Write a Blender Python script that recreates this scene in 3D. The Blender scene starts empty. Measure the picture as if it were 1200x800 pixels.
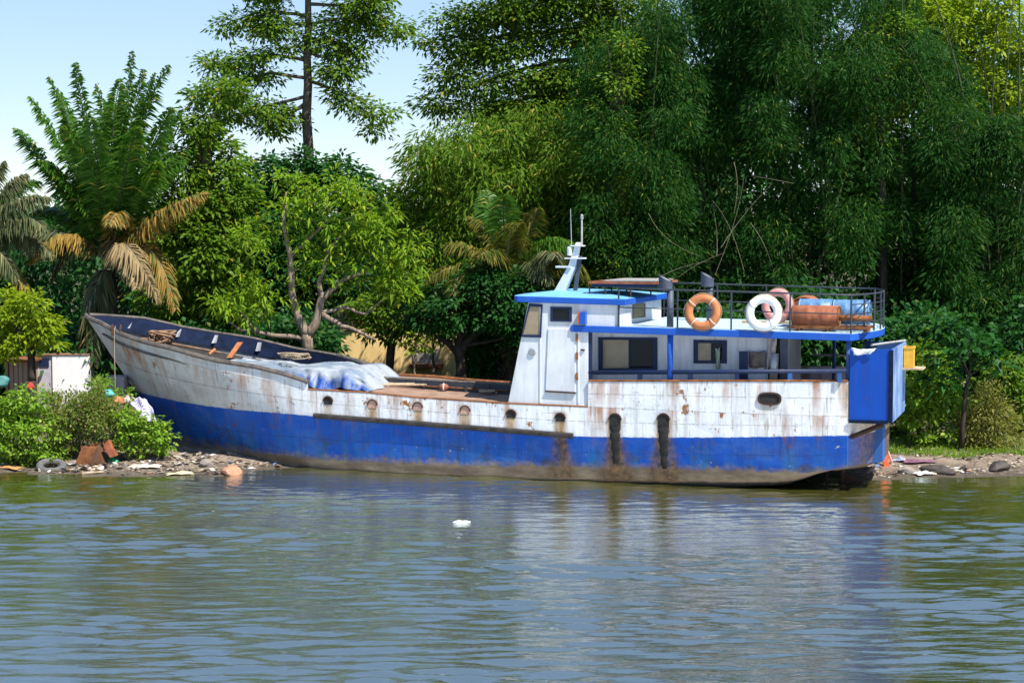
import bpy, math, random
import numpy as np

# ------------------------------------------------------------------ camera, sky, sun, exposure
SC = bpy.context.scene
COL = SC.collection
F_PX = 2070.0                      # focal length in pixels of a 1200 px wide frame
CAM_Z = 6.4
PITCH = math.atan(130 / F_PX)
SUN_EL = math.radians(56)
SUN_H = np.array([0.73, -0.68])    # horizontal direction towards the sun
SUN_H = SUN_H / np.linalg.norm(SUN_H)

cam_d = bpy.data.cameras.new('camera')
cam_d.sensor_width = 36
cam_d.lens = 36 * F_PX / 1200
cam_d.clip_end = 3000
cam = bpy.data.objects.new('camera', cam_d)
COL.objects.link(cam)
cam.location = (0, 0, CAM_Z)
cam.rotation_euler = (math.pi / 2 - PITCH, 0, 0)
SC.camera = cam

wd = bpy.data.worlds.new('World')
SC.world = wd
wd.use_nodes = True
nt = wd.node_tree
nt.nodes.clear()
wo = nt.nodes.new('ShaderNodeOutputWorld')
wb = nt.nodes.new('ShaderNodeBackground')
sky = nt.nodes.new('ShaderNodeTexSky')
sky.sky_type = 'NISHITA'
sky.sun_disc = False
sky.sun_elevation = SUN_EL
sky.sun_rotation = math.atan2(SUN_H[0], SUN_H[1])
sky.air_density = 1.0
sky.dust_density = 0.05
sky.altitude = 1800
sky.ozone_density = 4.0
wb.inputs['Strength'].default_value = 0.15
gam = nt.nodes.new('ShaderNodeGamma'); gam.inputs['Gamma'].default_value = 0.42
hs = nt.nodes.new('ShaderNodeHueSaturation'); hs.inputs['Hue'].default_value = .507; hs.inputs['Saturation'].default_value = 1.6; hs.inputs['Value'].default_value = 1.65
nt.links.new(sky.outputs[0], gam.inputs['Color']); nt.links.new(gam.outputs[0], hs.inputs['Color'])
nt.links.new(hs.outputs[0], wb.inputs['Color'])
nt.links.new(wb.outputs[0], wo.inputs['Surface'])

sun_d = bpy.data.lights.new('sun', 'SUN')
sun_d.energy = 4.6
sun_d.angle = math.radians(0.5)
sun_d.color = (1.0, 0.95, 0.86)
sun = bpy.data.objects.new('sun', sun_d)
COL.objects.link(sun)
from mathutils import Vector
S3 = Vector((SUN_H[0] * math.cos(SUN_EL), SUN_H[1] * math.cos(SUN_EL), math.sin(SUN_EL)))
sun.rotation_euler = S3.to_track_quat('Z', 'Y').to_euler()
sun.location = (20, -10, 40)

SC.view_settings.view_transform = 'Standard'
SC.view_settings.look = 'None'
SC.view_settings.exposure = 0.96
SC.view_settings.gamma = 1.0
SC.render.engine = 'CYCLES'
SC.cycles.use_denoising = True
SC.cycles.max_bounces = 6
SC.cycles.diffuse_bounces = 3
SC.cycles.glossy_bounces = 3
SC.cycles.transmission_bounces = 3

# ------------------------------------------------------------------ measuring helpers
def ray(px, py):
    x = (px - 600) / F_PX
    u = -(py - 400) / F_PX
    return np.array([x, math.cos(PITCH) + u * math.sin(PITCH), -math.sin(PITCH) + u * math.cos(PITCH)])

def P(px, py, Y):
    d = ray(px, py)
    return np.array([0, 0, CAM_Z]) + d * (Y / d[1])

def ground_z(X, Y):
    X = np.asarray(X, float); Y = np.asarray(Y, float)
    e = 45.8 + 0.35 * np.sin(X * 0.45 + 1.0) + 0.22 * np.sin(X * 1.3) + 0.12 * np.sin(X * 2.9 + 2)
    e = e - 0.35 * np.exp(-((X - 9.5) / 2.5) ** 2)
    e = e + 2.3/(1+np.exp(-(X+7.0)/.3))/(1+np.exp((X-7.5)/.3))      # the bank is scoured back along the hull
    t = Y - e
    z = np.where(t < 0, 0.11 * t, 0.085 * t)
    z = np.where(t > 6, 0.51 + 0.11 * (t - 6), z)
    z = np.where(t > 10, 0.95 + 0.012 * (t - 10), z)
    z = np.maximum(z, -2.2)
    z = z + np.where(t > 0.1, 0.03 * np.sin(X * 3.1 + Y) * np.sin(Y * 2.3 - X * .7), 0)
    return z

def on_ground(px, py):
    d = ray(px, py)
    t = 40.0
    for _ in range(60):
        p = np.array([0, 0, CAM_Z]) + d * t
        g = float(ground_z(p[0], p[1]))
        t += (p[2] - g) / (-d[2]) * 0.5
    return np.array([0, 0, CAM_Z]) + d * t

YAW = math.radians(18)
cY, sY = math.cos(YAW), math.sin(YAW)
EX = np.array([cY, -sY, 0]); EY = np.array([sY, cY, 0]); BO = np.array([2.0, 47.2, 0.0])
def loc(v): return np.array([v @ EX, v @ EY, v[2]])
CL = loc(np.array([0, 0, CAM_Z]) - BO)
def B(px, py, v):                  # point where a sight line meets the boat's own lengthwise plane y = v
    d = loc(ray(px, py)); return CL + d * ((v - CL[1]) / d[1])
def BX(px, py, x):                 # ... meets the boat's crosswise plane
    d = loc(ray(px, py)); return CL + d * ((x - CL[0]) / d[0])
def boat_to_world(p): p = np.asarray(p, float); return BO + p[0] * EX + p[1] * EY + np.array([0, 0, p[2]])

# ------------------------------------------------------------------ mesh helpers
def norm(a): return a / np.maximum(np.linalg.norm(a, axis=-1, keepdims=True), 1e-9)

class MB:
    def __init__(s): s.v = []; s.f = []
    def add(s, vs, fs):
        o = len(s.v); s.v += [tuple(map(float, p)) for p in vs]
        s.f += [tuple(i + o for i in f) for f in fs]; return s
    def box(s, x0, x1, y0, y1, z0, z1):
        return s.add([(x0,y0,z0),(x1,y0,z0),(x1,y1,z0),(x0,y1,z0),(x0,y0,z1),(x1,y0,z1),(x1,y1,z1),(x0,y1,z1)],
                     [(0,3,2,1),(4,5,6,7),(0,1,5,4),(1,2,6,5),(2,3,7,6),(3,0,4,7)])
    def extrude(s, poly, vec):
        n = len(poly); p = [np.array(q, float) for q in poly]; vec = np.array(vec, float)
        vs = p + [q + vec for q in p]
        fs = [tuple(range(n)), tuple(range(2*n-1, n-1, -1))] + [(i, i+n, (i+1)%n+n, (i+1)%n) for i in range(n)]
        return s.add(vs, fs)
    def ring(s, outer, inner, vec):
        n = len(outer); vec = np.array(vec, float)
        o = [np.array(q, float) for q in outer]; i_ = [np.array(q, float) for q in inner]
        vs = o + i_ + [q + vec for q in o] + [q + vec for q in i_]
        fs = []
        for k in range(n):
            j = (k+1) % n
            fs += [(k, j, n+j, n+k), (2*n+k, 3*n+k, 3*n+j, 2*n+j), (k, 2*n+k, 2*n+j, j), (n+k, n+j, 3*n+j, 3*n+k)]
        return s.add(vs, fs)
    def tube(s, pts, r, n=8, cap=True):
        pts = [np.array(p, float) for p in pts]; m = len(pts)
        rs = list(r) if hasattr(r, '__len__') else [r]*m
        vs = []; ref = None
        for i, p in enumerate(pts):
            t = norm(pts[min(i+1, m-1)] - pts[max(i-1, 0)])
            if ref is None:
                ref = np.array([0, 0, 1.]) if abs(t[2]) < .9 else np.array([1., 0, 0])
            a = norm(np.cross(t, ref)); b = np.cross(a, t); ref = b
            for k in range(n):
                w = 2*math.pi*k/n
                vs.append(p + rs[i]*(math.cos(w)*a + math.sin(w)*b))
        fs = [(i*n+k, i*n+(k+1)%n, (i+1)*n+(k+1)%n, (i+1)*n+k) for i in range(m-1) for k in range(n)]
        if cap: fs += [tuple(range(n-1, -1, -1)), tuple((m-1)*n+k for k in range(n))]
        return s.add(vs, fs)
    def lathe(s, prof, c, axis, n=28):   # prof: (distance along the axis, radius)
        axis = norm(np.array(axis, float)); c = np.array(c, float)
        ref = np.array([0, 0, 1.]) if abs(axis[2]) < .9 else np.array([1., 0, 0])
        a = norm(np.cross(axis, ref)); b = np.cross(axis, a); vs = []
        for (h, r) in prof:
            for k in range(n):
                w = 2*math.pi*k/n; vs.append(c + axis*h + r*(math.cos(w)*a + math.sin(w)*b))
        m = len(prof)
        fs = [(i*n+k, i*n+(k+1)%n, (i+1)*n+(k+1)%n, (i+1)*n+k) for i in range(m-1) for k in range(n)]
        fs += [tuple(range(n-1, -1, -1)), tuple((m-1)*n+k for k in range(n))]
        return s.add(vs, fs)
    def torus(s, c, axis, R, r, n=40, m=12, squash=1.0):
        axis = norm(np.array(axis, float)); c = np.array(c, float)
        ref = np.array([0, 0, 1.]) if abs(axis[2]) < .9 else np.array([1., 0, 0])
        a = norm(np.cross(axis, ref)); b = np.cross(axis, a); vs = []
        for i in range(n):
            w = 2*math.pi*i/n; d = math.cos(w)*a + math.sin(w)*b
            for k in range(m):
                q = 2*math.pi*k/m; vs.append(c + d*(R + r*math.cos(q)) + axis*r*squash*math.sin(q))
        fs = [(i*m+k, ((i+1)%n)*m+k, ((i+1)%n)*m+(k+1)%m, i*m+(k+1)%m) for i in range(n) for k in range(m)]
        return s.add(vs, fs)
    def grid(s, rows, flip=False):
        r = len(rows); c = len(rows[0]); vs = [p for row in rows for p in row]
        fs = [(i*c+j, i*c+j+1, (i+1)*c+j+1, (i+1)*c+j) for i in range(r-1) for j in range(c-1)]
        if flip: fs = [f[::-1] for f in fs]
        return s.add(vs, fs)
    def build(s, name, m, parent=None, origin=None, smooth=False, bevel=0, fix=True, solid=0):
        me = bpy.data.meshes.new(name)
        v = s.v if origin is None else [(p[0]-origin[0], p[1]-origin[1], p[2]-origin[2]) for p in s.v]
        me.from_pydata(v, [], s.f); me.validate()
        if fix:
            import bmesh
            bm = bmesh.new(); bm.from_mesh(me); bmesh.ops.recalc_face_normals(bm, faces=bm.faces); bm.to_mesh(me); bm.free()
        if m: me.materials.append(m)
        if smooth: me.polygons.foreach_set('use_smooth', [True]*len(me.polygons))
        o = bpy.data.objects.new(name, me); COL.objects.link(o)
        if parent: o.parent = parent
        if solid:
            q = o.modifiers.new('solid', 'SOLIDIFY'); q.thickness = solid; q.offset = 0
        if bevel:
            q = o.modifiers.new('bevel', 'BEVEL'); q.width = bevel; q.segments = 2; q.limit_method = 'ANGLE'
        return o

def tag(o, label=None, cat=None, group=None, kind=None):
    if label: o['label'] = label
    if cat: o['category'] = cat
    if group: o['group'] = group
    if kind: o['kind'] = kind
    return o
def empty(name, p, rz=0.0):
    o = bpy.data.objects.new(name, None); COL.objects.link(o)
    o.location = tuple(map(float, p)); o.rotation_euler = (0, 0, rz); o.empty_display_size = .2
    return o
def thing(name, label, cat, p, rz=0.0, group=None): return tag(empty(name, p, rz), label, cat, group)
def aboard(name, label, cat, origin, group=None):     # a thing standing on the boat, built in the boat's own axes
    return thing(name, label, cat, boat_to_world(origin), -YAW, group)
def put_aboard(o, origin):
    o.location = tuple(boat_to_world(origin)); o.rotation_euler = (0, 0, -YAW); return o

# ------------------------------------------------------------------ materials
class N:
    def __init__(s, name):
        s.m = bpy.data.materials.new(name); s.m.use_nodes = True; s.t = s.m.node_tree; s.t.nodes.clear()
        s.out = s.t.nodes.new('ShaderNodeOutputMaterial')
    def n(s, ty, **k):
        x = s.t.nodes.new(ty)
        for a, b in k.items(): setattr(x, a, b)
        return x
    def l(s, a, b): s.t.links.new(a, b)
    def coord(s, which='Object'): return s.n('ShaderNodeTexCoord').outputs[which]
    def mapped(s, sc, src=None, loc_=(0, 0, 0)):
        m = s.n('ShaderNodeMapping'); m.inputs['Scale'].default_value = sc; m.inputs['Location'].default_value = loc_
        s.l(src if src is not None else s.coord(), m.inputs['Vector']); return m.outputs[0]
    def noise(s, vec, scale=1, detail=4, rough=.55, dist=0):
        x = s.n('ShaderNodeTexNoise'); x.inputs['Scale'].default_value = scale; x.inputs['Detail'].default_value = detail
        x.inputs['Roughness'].default_value = rough; x.inputs['Distortion'].default_value = dist
        s.l(vec, x.inputs['Vector']); return x.outputs['Fac']
    def ramp(s, fac, *stops):
        x = s.n('ShaderNodeValToRGB'); e = x.color_ramp.elements
        while len(e) < len(stops): e.new(.5)
        for q, (p, c) in zip(e, stops):
            q.position = p; q.color = (c, c, c, 1) if not hasattr(c, '__len__') else (*c, 1)
        s.l(fac, x.inputs[0]); return x.outputs[0]
    def math(s, op, a, b=None, clamp=False):
        x = s.n('ShaderNodeMath', operation=op, use_clamp=clamp)
        for i, q in enumerate((a, b)):
            if q is None: continue
            if isinstance(q, (int, float)): x.inputs[i].default_value = q
            else: s.l(q, x.inputs[i])
        return x.outputs[0]
    def mix(s, fac, a, b):
        x = s.n('ShaderNodeMix', data_type='RGBA')
        for i, q in ((0, fac), (6, a), (7, b)):
            if isinstance(q, (int, float)): x.inputs[i].default_value = q
            elif hasattr(q, '__len__'): x.inputs[i].default_value = (*q, 1)
            else: s.l(q, x.inputs[i])
        return x.outputs[2]
    def bsdf(s, color, rough=.6, spec=.4, metal=0, bump=None, bstr=.3, bdist=.02, normal=None, trans=0):
        b = s.n('ShaderNodeBsdfPrincipled')
        if hasattr(color, '__len__'): b.inputs['Base Color'].default_value = (*color, 1)
        else: s.l(color, b.inputs['Base Color'])
        if isinstance(rough, (int, float)): b.inputs['Roughness'].default_value = rough
        else: s.l(rough, b.inputs['Roughness'])
        b.inputs['Specular IOR Level'].default_value = spec; b.inputs['Metallic'].default_value = metal
        if bump is not None:
            q = s.n('ShaderNodeBump'); q.inputs['Strength'].default_value = bstr; q.inputs['Distance'].default_value = bdist
            s.l(bump, q.inputs['Height']); s.l(q.outputs[0], b.inputs['Normal'])
        s.l(b.outputs[0], s.out.inputs['Surface']); s.b = b; return b

RUST = (0.20, 0.065, 0.016); RUST_D = (0.07, 0.028, 0.012); RUST_L = (0.40, 0.165, 0.04)

def painted(name, col, rust=.5, dirt=.4, rough=.5, streak=True, seed=0.0, col2=None):
    m = N(name); co = m.coord()
    v = m.mapped((1, 1, 1), co, (seed, seed*1.7, seed*.3))
    big = m.noise(v, 1.3, 5, .6)
    base = m.mix(m.ramp(big, (.3, 0.), (.7, 1.)), tuple(c*.86 for c in col), col2 or tuple(min(c*1.08, .9) for c in col))
    st = m.noise(m.mapped((9, 9, .8), co, (seed, 0, seed)), 1, 6, .6)
    base = m.mix(m.math('MULTIPLY', m.ramp(st, (.45, 0.), (.75, 1.)), dirt), base, tuple(c*.45+.012 for c in col))
    if streak:
        rs = m.noise(m.mapped((5, 5, .45), co, (seed+3, 1, 2)), 1, 7, .65, .3)
        base = m.mix(m.math('MULTIPLY', m.ramp(rs, (.62-.1*rust, 0.), (.74-.06*rust, 1.)), min(1, rust)), base, RUST_L)
    rp = m.noise(v, 4.5, 9, .68)
    base = m.mix(m.ramp(rp, (.70-.1*rust, 0.), (.735-.1*rust, 1.)), base, m.mix(m.noise(v, 22, 3), RUST, RUST_D))
    m.bsdf(base, rough, .25, bump=m.noise(v, 14, 5), bstr=.15, bdist=.01)
    return m.m

def plain(name, col, rough=.7, var=.25, scale=6, spec=.3, metal=0, bump=.3, bdist=.01, col2=None):
    m = N(name); v = m.mapped((1, 1, 1))
    f = m.noise(v, scale, 6, .6)
    c = m.mix(m.ramp(f, (.3, 0.), (.7, 1.)), tuple(q*(1-var) for q in col), col2 or tuple(min(.9, q*(1+var)) for q in col))
    m.bsdf(c, rough, spec, metal, bump=f, bstr=bump, bdist=bdist)
    return m.m

def leaf_mat(name, a, b, rough=.5, trans=.38, spec=.16, third=None, tq=.9, patch=.4):
    m = N(name)
    g = m.n('ShaderNodeNewGeometry')
    r = g.outputs['Random Per Island']
    c = m.mix(r, a, b)
    pn = m.noise(m.mapped((1, 1, 1)), .7, 3)
    c = m.mix(m.math('MULTIPLY', m.ramp(pn, (.42, 0.), (.62, 1.)), patch), c, tuple(.5*(x+y)*1.25 for x, y in zip(a, b)))
    if third:
        c = m.mix(m.ramp(m.math('FRACT', m.math('MULTIPLY', r, 17.31)), (tq, 0.), (min(1, tq+.02), 1.)), c, third)
    pb = m.bsdf(c, rough, spec)
    tr = m.n('ShaderNodeBsdfTranslucent')
    tc = m.n('ShaderNodeMix', data_type='RGBA', blend_type='MULTIPLY'); tc.inputs[0].default_value = 1
    m.l(c, tc.inputs[6]); tc.inputs[7].default_value = (1.25, 1.35, .55, 1)
    m.l(tc.outputs[2], tr.inputs['Color'])
    ms = m.n('ShaderNodeMixShader'); ms.inputs[0].default_value = trans
    m.l(pb.outputs[0], ms.inputs[1]); m.l(tr.outputs[0], ms.inputs[2]); m.l(ms.outputs[0], m.out.inputs['Surface'])
    return m.m

def bark_mat(name, col, scale=1.0):
    m = N(name); v = m.mapped((8*scale, 8*scale, 1.6*scale))
    f = m.noise(v, 1.5, 7, .65, .4)
    c = m.mix(m.ramp(f, (.35, 0.), (.65, 1.)), tuple(q*.45 for q in col), tuple(q*1.35 for q in col))
    m.bsdf(c, .85, .2, bump=f, bstr=.6, bdist=.04); return m.m

M = {}
M['white'] = painted('white_boat_paint', (.62, .65, .68), .12, .35, seed=1)
M['cabin'] = painted('white_cabin_paint', (.60, .62, .65), .22, .5, seed=4)
M['blue'] = painted('blue_trim_paint', (.012, .085, .42), .12, .3, seed=2)
M['boxblue'] = painted('blue_box_paint', (.002, .058, .36), .15, .55, seed=12)
M['dullblue'] = painted('worn_blue_paint', (.03, .10, .30), .3, .6, seed=6)
M['paleblue'] = painted('flaking_pale_blue_paint', (.035, .11, .36), .2, .6, seed=9, col2=(.30, .42, .60))
M['navy'] = painted('dark_blue_paint', (.010, .022, .065), .15, .3, seed=3)
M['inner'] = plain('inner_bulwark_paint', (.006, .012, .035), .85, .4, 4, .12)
M['roofblue'] = painted('light_blue_roof_paint', (.16, .40, .62), .05, .3, seed=7, streak=False)
M['deckpale'] = painted('pale_deck_paint', (.42, .55, .62), .2, .4, seed=8, streak=False)
M['rail'] = painted('dark_rail_paint', (.035, .045, .06), .3, .3, seed=10)
M['cap'] = plain('weathered_rail_cap', (.10, .085, .075), .8, .5, 5)
M['deck'] = plain('rusty_deck_plate', (.25, .16, .115), .85, .3, 2.5)
M['rubber'] = plain('dark_rubbing_strake', (.035, .03, .028), .85, .5, 4)
M['black'] = plain('black_fenders_and_dark_openings', (.02, .018, .017), .8, .4, 6)  # black of the fenders, also painted in as the darkness inside openings
M['rust'] = plain('rusty_steel', (.16, .055, .02), .85, .5, 5, col2=(.28, .11, .04))
M['rustdark'] = plain('dark_rusty_steel', (.05, .025, .016), .85, .5, 6)
M['redrust'] = plain('faded_red_paint', (.30, .075, .035), .75, .45, 5, col2=(.36, .13, .065))
M['orange'] = plain('faded_orange_paint', (.42, .155, .06), .6, .2, 7)
M['orangered'] = plain('orange_red_paint', (.60, .10, .03), .6, .25, 7)
M['ringwhite'] = plain('white_ring_cover', (.72, .74, .74), .6, .12, 9)
M['ringpink'] = plain('faded_pink_ring_cover', (.62, .27, .25), .6, .15, 9)
M['barrel'] = plain('blue_plastic_barrel', (.05, .16, .38), .45, .3, 5, .4, col2=(.16, .30, .48))
M['rope'] = plain('old_rope', (.30, .24, .16), .9, .3, 30)
M['wood'] = plain('weathered_wood', (.24, .14, .08), .85, .4, 7)
M['woodpale'] = plain('pale_dry_wood', (.42, .31, .20), .85, .3, 7)
M['portpink'] = plain('pinkish_rusted_flap', (.42, .25, .19), .85, .3, 8)
M['grey'] = plain('grey_steel_paint', (.30, .31, .33), .6, .25, 5)
M['darkgrey'] = plain('dark_blue_grey_steel', (.06, .07, .10), .55, .3, 5)
M['aluminium'] = plain('dull_bare_metal', (.50, .48, .45), .45, .15, 9, .5, .5)
M['yellow'] = plain('yellow_crate_plastic', (.62, .34, .04), .6, .2, 6)
M['cloth_brown'] = plain('brown_cloth', (.17, .13, .11), .95, .3, 9)
M['cloth_grey'] = plain('grey_cloth', (.36, .32, .29), .95, .3, 9)
M['curtain'] = plain('beige_window_blind', (.30, .23, .15), .9, .15, 9)

gm = N('dark_window_glass'); gm.bsdf((.008, .010, .012), .05, .25); M['glass'] = gm.m
gm = N('blind_behind_window_glass'); gm.bsdf(gm.mix(gm.noise(gm.mapped((3, 3, 3)), 2, 3), (.20, .16, .10), (.33, .26, .17)), .12, .5); M['glassblind'] = gm.m

def hull_material():
    m = N('weathered_hull_paint')
    at = m.n('ShaderNodeAttribute', attribute_name='hull_map')       # x: metres along, y: plate level, z: stain weight
    sp = m.n('ShaderNodeSeparateXYZ'); m.l(at.outputs['Vector'], sp.inputs[0])
    S, H, T = sp.outputs
    co = m.coord()
    v1 = m.mapped((1, 1, 1), co)
    big = m.noise(v1, .9, 5, .6); fine = m.noise(v1, 7, 8, .65)
    streak = m.noise(m.mapped((7, 1, .55), co), 1, 7, .62, .2)
    streak2 = m.noise(m.mapped((2.6, 1, .30), co, (4, 0, 1)), 1, 8, .66, .3)
    # white upper works
    white = m.mix(m.ramp(big, (.3, 0.), (.7, 1.)), (.60, .625, .65), (.72, .74, .77))
    white = m.mix(m.math('MULTIPLY', m.ramp(streak, (.46, 0.), (.68, 1.)), .55), white, (.33, .31, .28))
    bow = m.ramp(m.math('MULTIPLY', S, -.1), (.62, 0.), (.98, 1.))       # grey painted in towards the bow for the shade on its flare
    white = m.mix(m.math('MULTIPLY', bow, m.ramp(m.noise(v1, 1.6, 6, .6), (.25, .35), (.65, .95))), white, m.mix(fine, (.25, .25, .245), (.47, .46, .44)))
    rustcol = m.mix(m.noise(v1, 18, 4), RUST_L, RUST)
    topedge = m.ramp(m.math('FRACT', H), (.1, .30), (.85, 1.))
    mid = m.ramp(m.math('ABSOLUTE', m.math('SUBTRACT', S, -2.0)), (0, 1.), (.999, .55))
    rmask = m.math('MULTIPLY', m.ramp(streak2, (.50, 0.), (.63, 1.)), topedge)
    rmask = m.math('MULTIPLY', rmask, m.ramp(m.noise(v1, .55, 3), (.34, .25), (.54, 1.)))
    white = m.mix(m.math('MULTIPLY', rmask, .85), white, rustcol)
    white = m.mix(m.ramp(m.noise(v1, 2.3, 10, .72), (.605, 0.), (.63, 1.)), white, m.mix(fine, RUST_L, RUST_D))
    white = m.mix(m.math('MULTIPLY', m.ramp(m.noise(m.mapped((16, 1, 1.4), co, (2, 0, 5)), 1, 5, .6), (.60, 0.), (.66, 1.)), .55), white, (.22, .17, .13))
    white = m.mix(m.math('MULTIPLY', m.ramp(m.noise(v1, 9, 8, .75), (.60, 0.), (.66, 1.)), .6), white, (.20, .15, .11))
    # scratches and seams
    sc = m.noise(m.mapped((1.2, 1, 26), co), 1, 3, .5)
    white = m.mix(m.math('MULTIPLY', m.ramp(sc, (.70, 0.), (.73, 1.)), .55), white, (.12, .10, .09))
    sv = m.noise(m.mapped((24, 1, 1.1), co, (7, 0, 0)), 1, 3, .5)
    white = m.mix(m.math('MULTIPLY', m.ramp(sv, (.70, 0.), (.725, 1.)), .6), white, (.10, .08, .07))
    def seam(level, w):
        d = m.math('ABSOLUTE', m.math('SUBTRACT', H, level))
        return m.math('MULTIPLY', m.ramp(d, (w*.5, 1.), (w, 0.)), m.ramp(fine, (.40, .15), (.55, .9)))
    for lv in (3.5, 4.0, 4.5):
        white = m.mix(m.math('MULTIPLY', seam(lv, .022), .6), white, (.16, .12, .10))
    # blue band
    blue = m.mix(m.ramp(big, (.3, 0.), (.7, 1.)), (.001, .052, .32), (.002, .080, .43))
    low = m.ramp(m.math('SUBTRACT', H, 2.0), (.0, 1.), (.92, .08))
    blue = m.mix(m.math('MULTIPLY', m.math('MULTIPLY', m.ramp(streak2, (.42, 0.), (.62, 1.)), low), .75), blue, (.02, .13, .26))
    blue = m.mix(m.math('MULTIPLY', m.ramp(m.noise(v1, 1.7, 8, .7), (.50, 0.), (.62, 1.)), m.math('MULTIPLY', low, .85)), blue, (.045, .045, .05))
    blue = m.mix(m.math('MULTIPLY', m.ramp(m.noise(v1, 3.2, 9, .7), (.60, 0.), (.66, 1.)), .7), blue, (.11, .05, .035))
    blue = m.mix(m.math('MULTIPLY', m.ramp(m.noise(m.mapped((1.0, 1, 1.6), co, (9, 0, 3)), 1.1, 9, .7), (.50, 0.), (.66, 1.)), .6), blue, (.045, .12, .36))
    blue = m.mix(m.math('MULTIPLY', m.ramp(m.noise(m.mapped((11, 1, .8), co, (1, 0, 8)), 1, 6, .65), (.52, 0.), (.70, 1.)), .55), blue, (.012, .035, .12))
    blue = m.mix(m.math('MULTIPLY', m.ramp(streak2, (.54, 0.), (.64, 1.)), m.ramp(m.math('SUBTRACT', H, 2.0), (.55, 0.), (.98, .8))), blue, (.14, .07, .045))
    blue = m.mix(m.ramp(m.noise(v1, 5.5, 10, .75), (.645, 0.), (.665, 1.)), blue, (.40, .42, .44))
    blue = m.mix(m.math('MULTIPLY', seam(2.45, .02), .5), blue, (.01, .03, .12))
    # bottom
    brown = m.mix(fine, (.21, .145, .09), (.08, .06, .045))
    brown = m.mix(m.ramp(m.noise(m.mapped((.9, 1, 3), co), 1.3, 7, .65), (.42, 0.), (.66, 1.)), brown, (.26, .195, .13))
    brown = m.mix(m.ramp(m.math('ADD', H, m.math('MULTIPLY', fine, .3)), (1.25, 1.), (1.45, 0.)) if False else m.ramp(m.math('MULTIPLY', m.math('ADD', H, m.math('MULTIPLY', fine, .25)), .5), (.64, 1.), (.72, 0.)), brown, (.030, .026, .022))
    # edges
    e1 = m.ramp(m.math('MULTIPLY', m.math('ADD', H, m.math('MULTIPLY', m.math('SUBTRACT', m.math('ADD', m.math('MULTIPLY', m.noise(v1, 2.2, 8, .65), .5), m.math('MULTIPLY', fine, .5)), .5), .9)), .2), (.380, 0.), (.425, 1.))
    e2 = m.ramp(m.math('MULTIPLY', m.math('ADD', H, m.math('MULTIPLY', m.math('SUBTRACT', fine, .5), .07)), .2), (.598, 0.), (.601, 1.))
    col = m.mix(e2, m.mix(e1, brown, blue), white)
    stn = m.math('MULTIPLY', T, m.ramp(m.noise(m.mapped((6, 1, 1.0), co), 1, 7, .65), (.25, .35), (.6, 1.)))
    col = m.mix(m.math('MINIMUM', m.math('MULTIPLY', stn, 1.25), .95), col, m.mix(e2, m.mix(m.ramp(fine, (.35, 0.), (.65, 1.)), (.035, .026, .02), (.20, .11, .045)), m.mix(m.ramp(fine, (.35, 0.), (.65, 1.)), (.16, .09, .04), (.42, .27, .11))))
    dents = m.noise(v1, 1.1, 3)
    m.bsdf(col, m.ramp(fine, (.3, .42), (.7, .65)), .25, bump=m.math('ADD', m.math('MULTIPLY', dents, 3.0), m.math('MULTIPLY', fine, .25)), bstr=.35, bdist=.04)
    return m.m
M['hull'] = hull_material()

# ------------------------------------------------------------------ ground and water
def grid_mesh(name, xs, ys, Z, mat, smooth=True):
    nx, ny = len(xs), len(ys)
    XX, YY = np.meshgrid(xs, ys)
    co = np.stack([XX, YY, Z], -1).reshape(-1, 3).astype(np.float32)
    i = np.arange(nx*ny).reshape(ny, nx)
    f = np.stack([i[:-1, :-1], i[:-1, 1:], i[1:, 1:], i[1:, :-1]], -1).reshape(-1, 4)
    return raw_mesh(name, co, f, mat, smooth)
def raw_mesh(name, co, f, mat, smooth=False, parent=None):
    me = bpy.data.meshes.new(name)
    nf, k = f.shape
    me.vertices.add(len(co)); me.vertices.foreach_set('co', np.ascontiguousarray(co, np.float32).ravel())
    me.loops.add(nf*k); me.loops.foreach_set('vertex_index', np.ascontiguousarray(f, np.int32).ravel())
    me.polygons.add(nf); me.polygons.foreach_set('loop_start', np.arange(0, nf*k, k, dtype=np.int32))
    me.polygons.foreach_set('loop_total', np.full(nf, k, np.int32))
    if smooth: me.polygons.foreach_set('use_smooth', np.ones(nf, bool))
    me.update(calc_edges=True)
    if mat: me.materials.append(mat)
    o = bpy.data.objects.new(name, me); COL.objects.link(o)
    if parent: o.parent = parent
    return o

m = N('muddy_shore_soil')
v = m.mapped((1, 1, 1))
a = m.noise(v, 1.1, 8, .65); b2 = m.noise(v, 6, 8, .7); c2 = m.noise(v, 24, 4, .7)
col = m.mix(m.ramp(a, (.35, 0.), (.65, 1.)), (.11, .085, .065), (.25, .19, .14))
col = m.mix(m.ramp(b2, (.55, 0.), (.62, 1.)), col, (.36, .31, .25))
col = m.mix(m.ramp(c2, (.62, 0.), (.66, 1.)), col, (.50, .48, .44))
sz = m.n('ShaderNodeSeparateXYZ'); m.l(m.coord(), sz.inputs[0])
wet = m.ramp(m.math('ADD', sz.outputs[2], m.math('MULTIPLY', m.math('SUBTRACT', b2, .5), .1)), (.02, 1.), (.12, 0.))
col = m.mix(m.math('MULTIPLY', wet, .7), col, (.045, .037, .028))
inland = m.ramp(m.math('MULTIPLY', sz.outputs[1], .01), (.50, 0.), (.53, 1.))
col = m.mix(inland, col, m.mix(b2, (.05, .055, .02), (.10, .08, .045)))
m.bsdf(col, .85, .25, bump=m.math('ADD', b2, m.math('MULTIPLY', c2, .5)), bstr=.7, bdist=.06)
M['soil'] = m.m
xs = np.concatenate([np.linspace(-700, -32, 16), np.linspace(-30, 30, 260), np.linspace(32, 700, 16)])
ys = np.concatenate([np.linspace(-60, 40, 8), np.linspace(41, 57, 110), np.linspace(58, 120, 20), np.linspace(150, 1500, 10)])
XX, YY = np.meshgrid(xs, ys)
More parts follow.
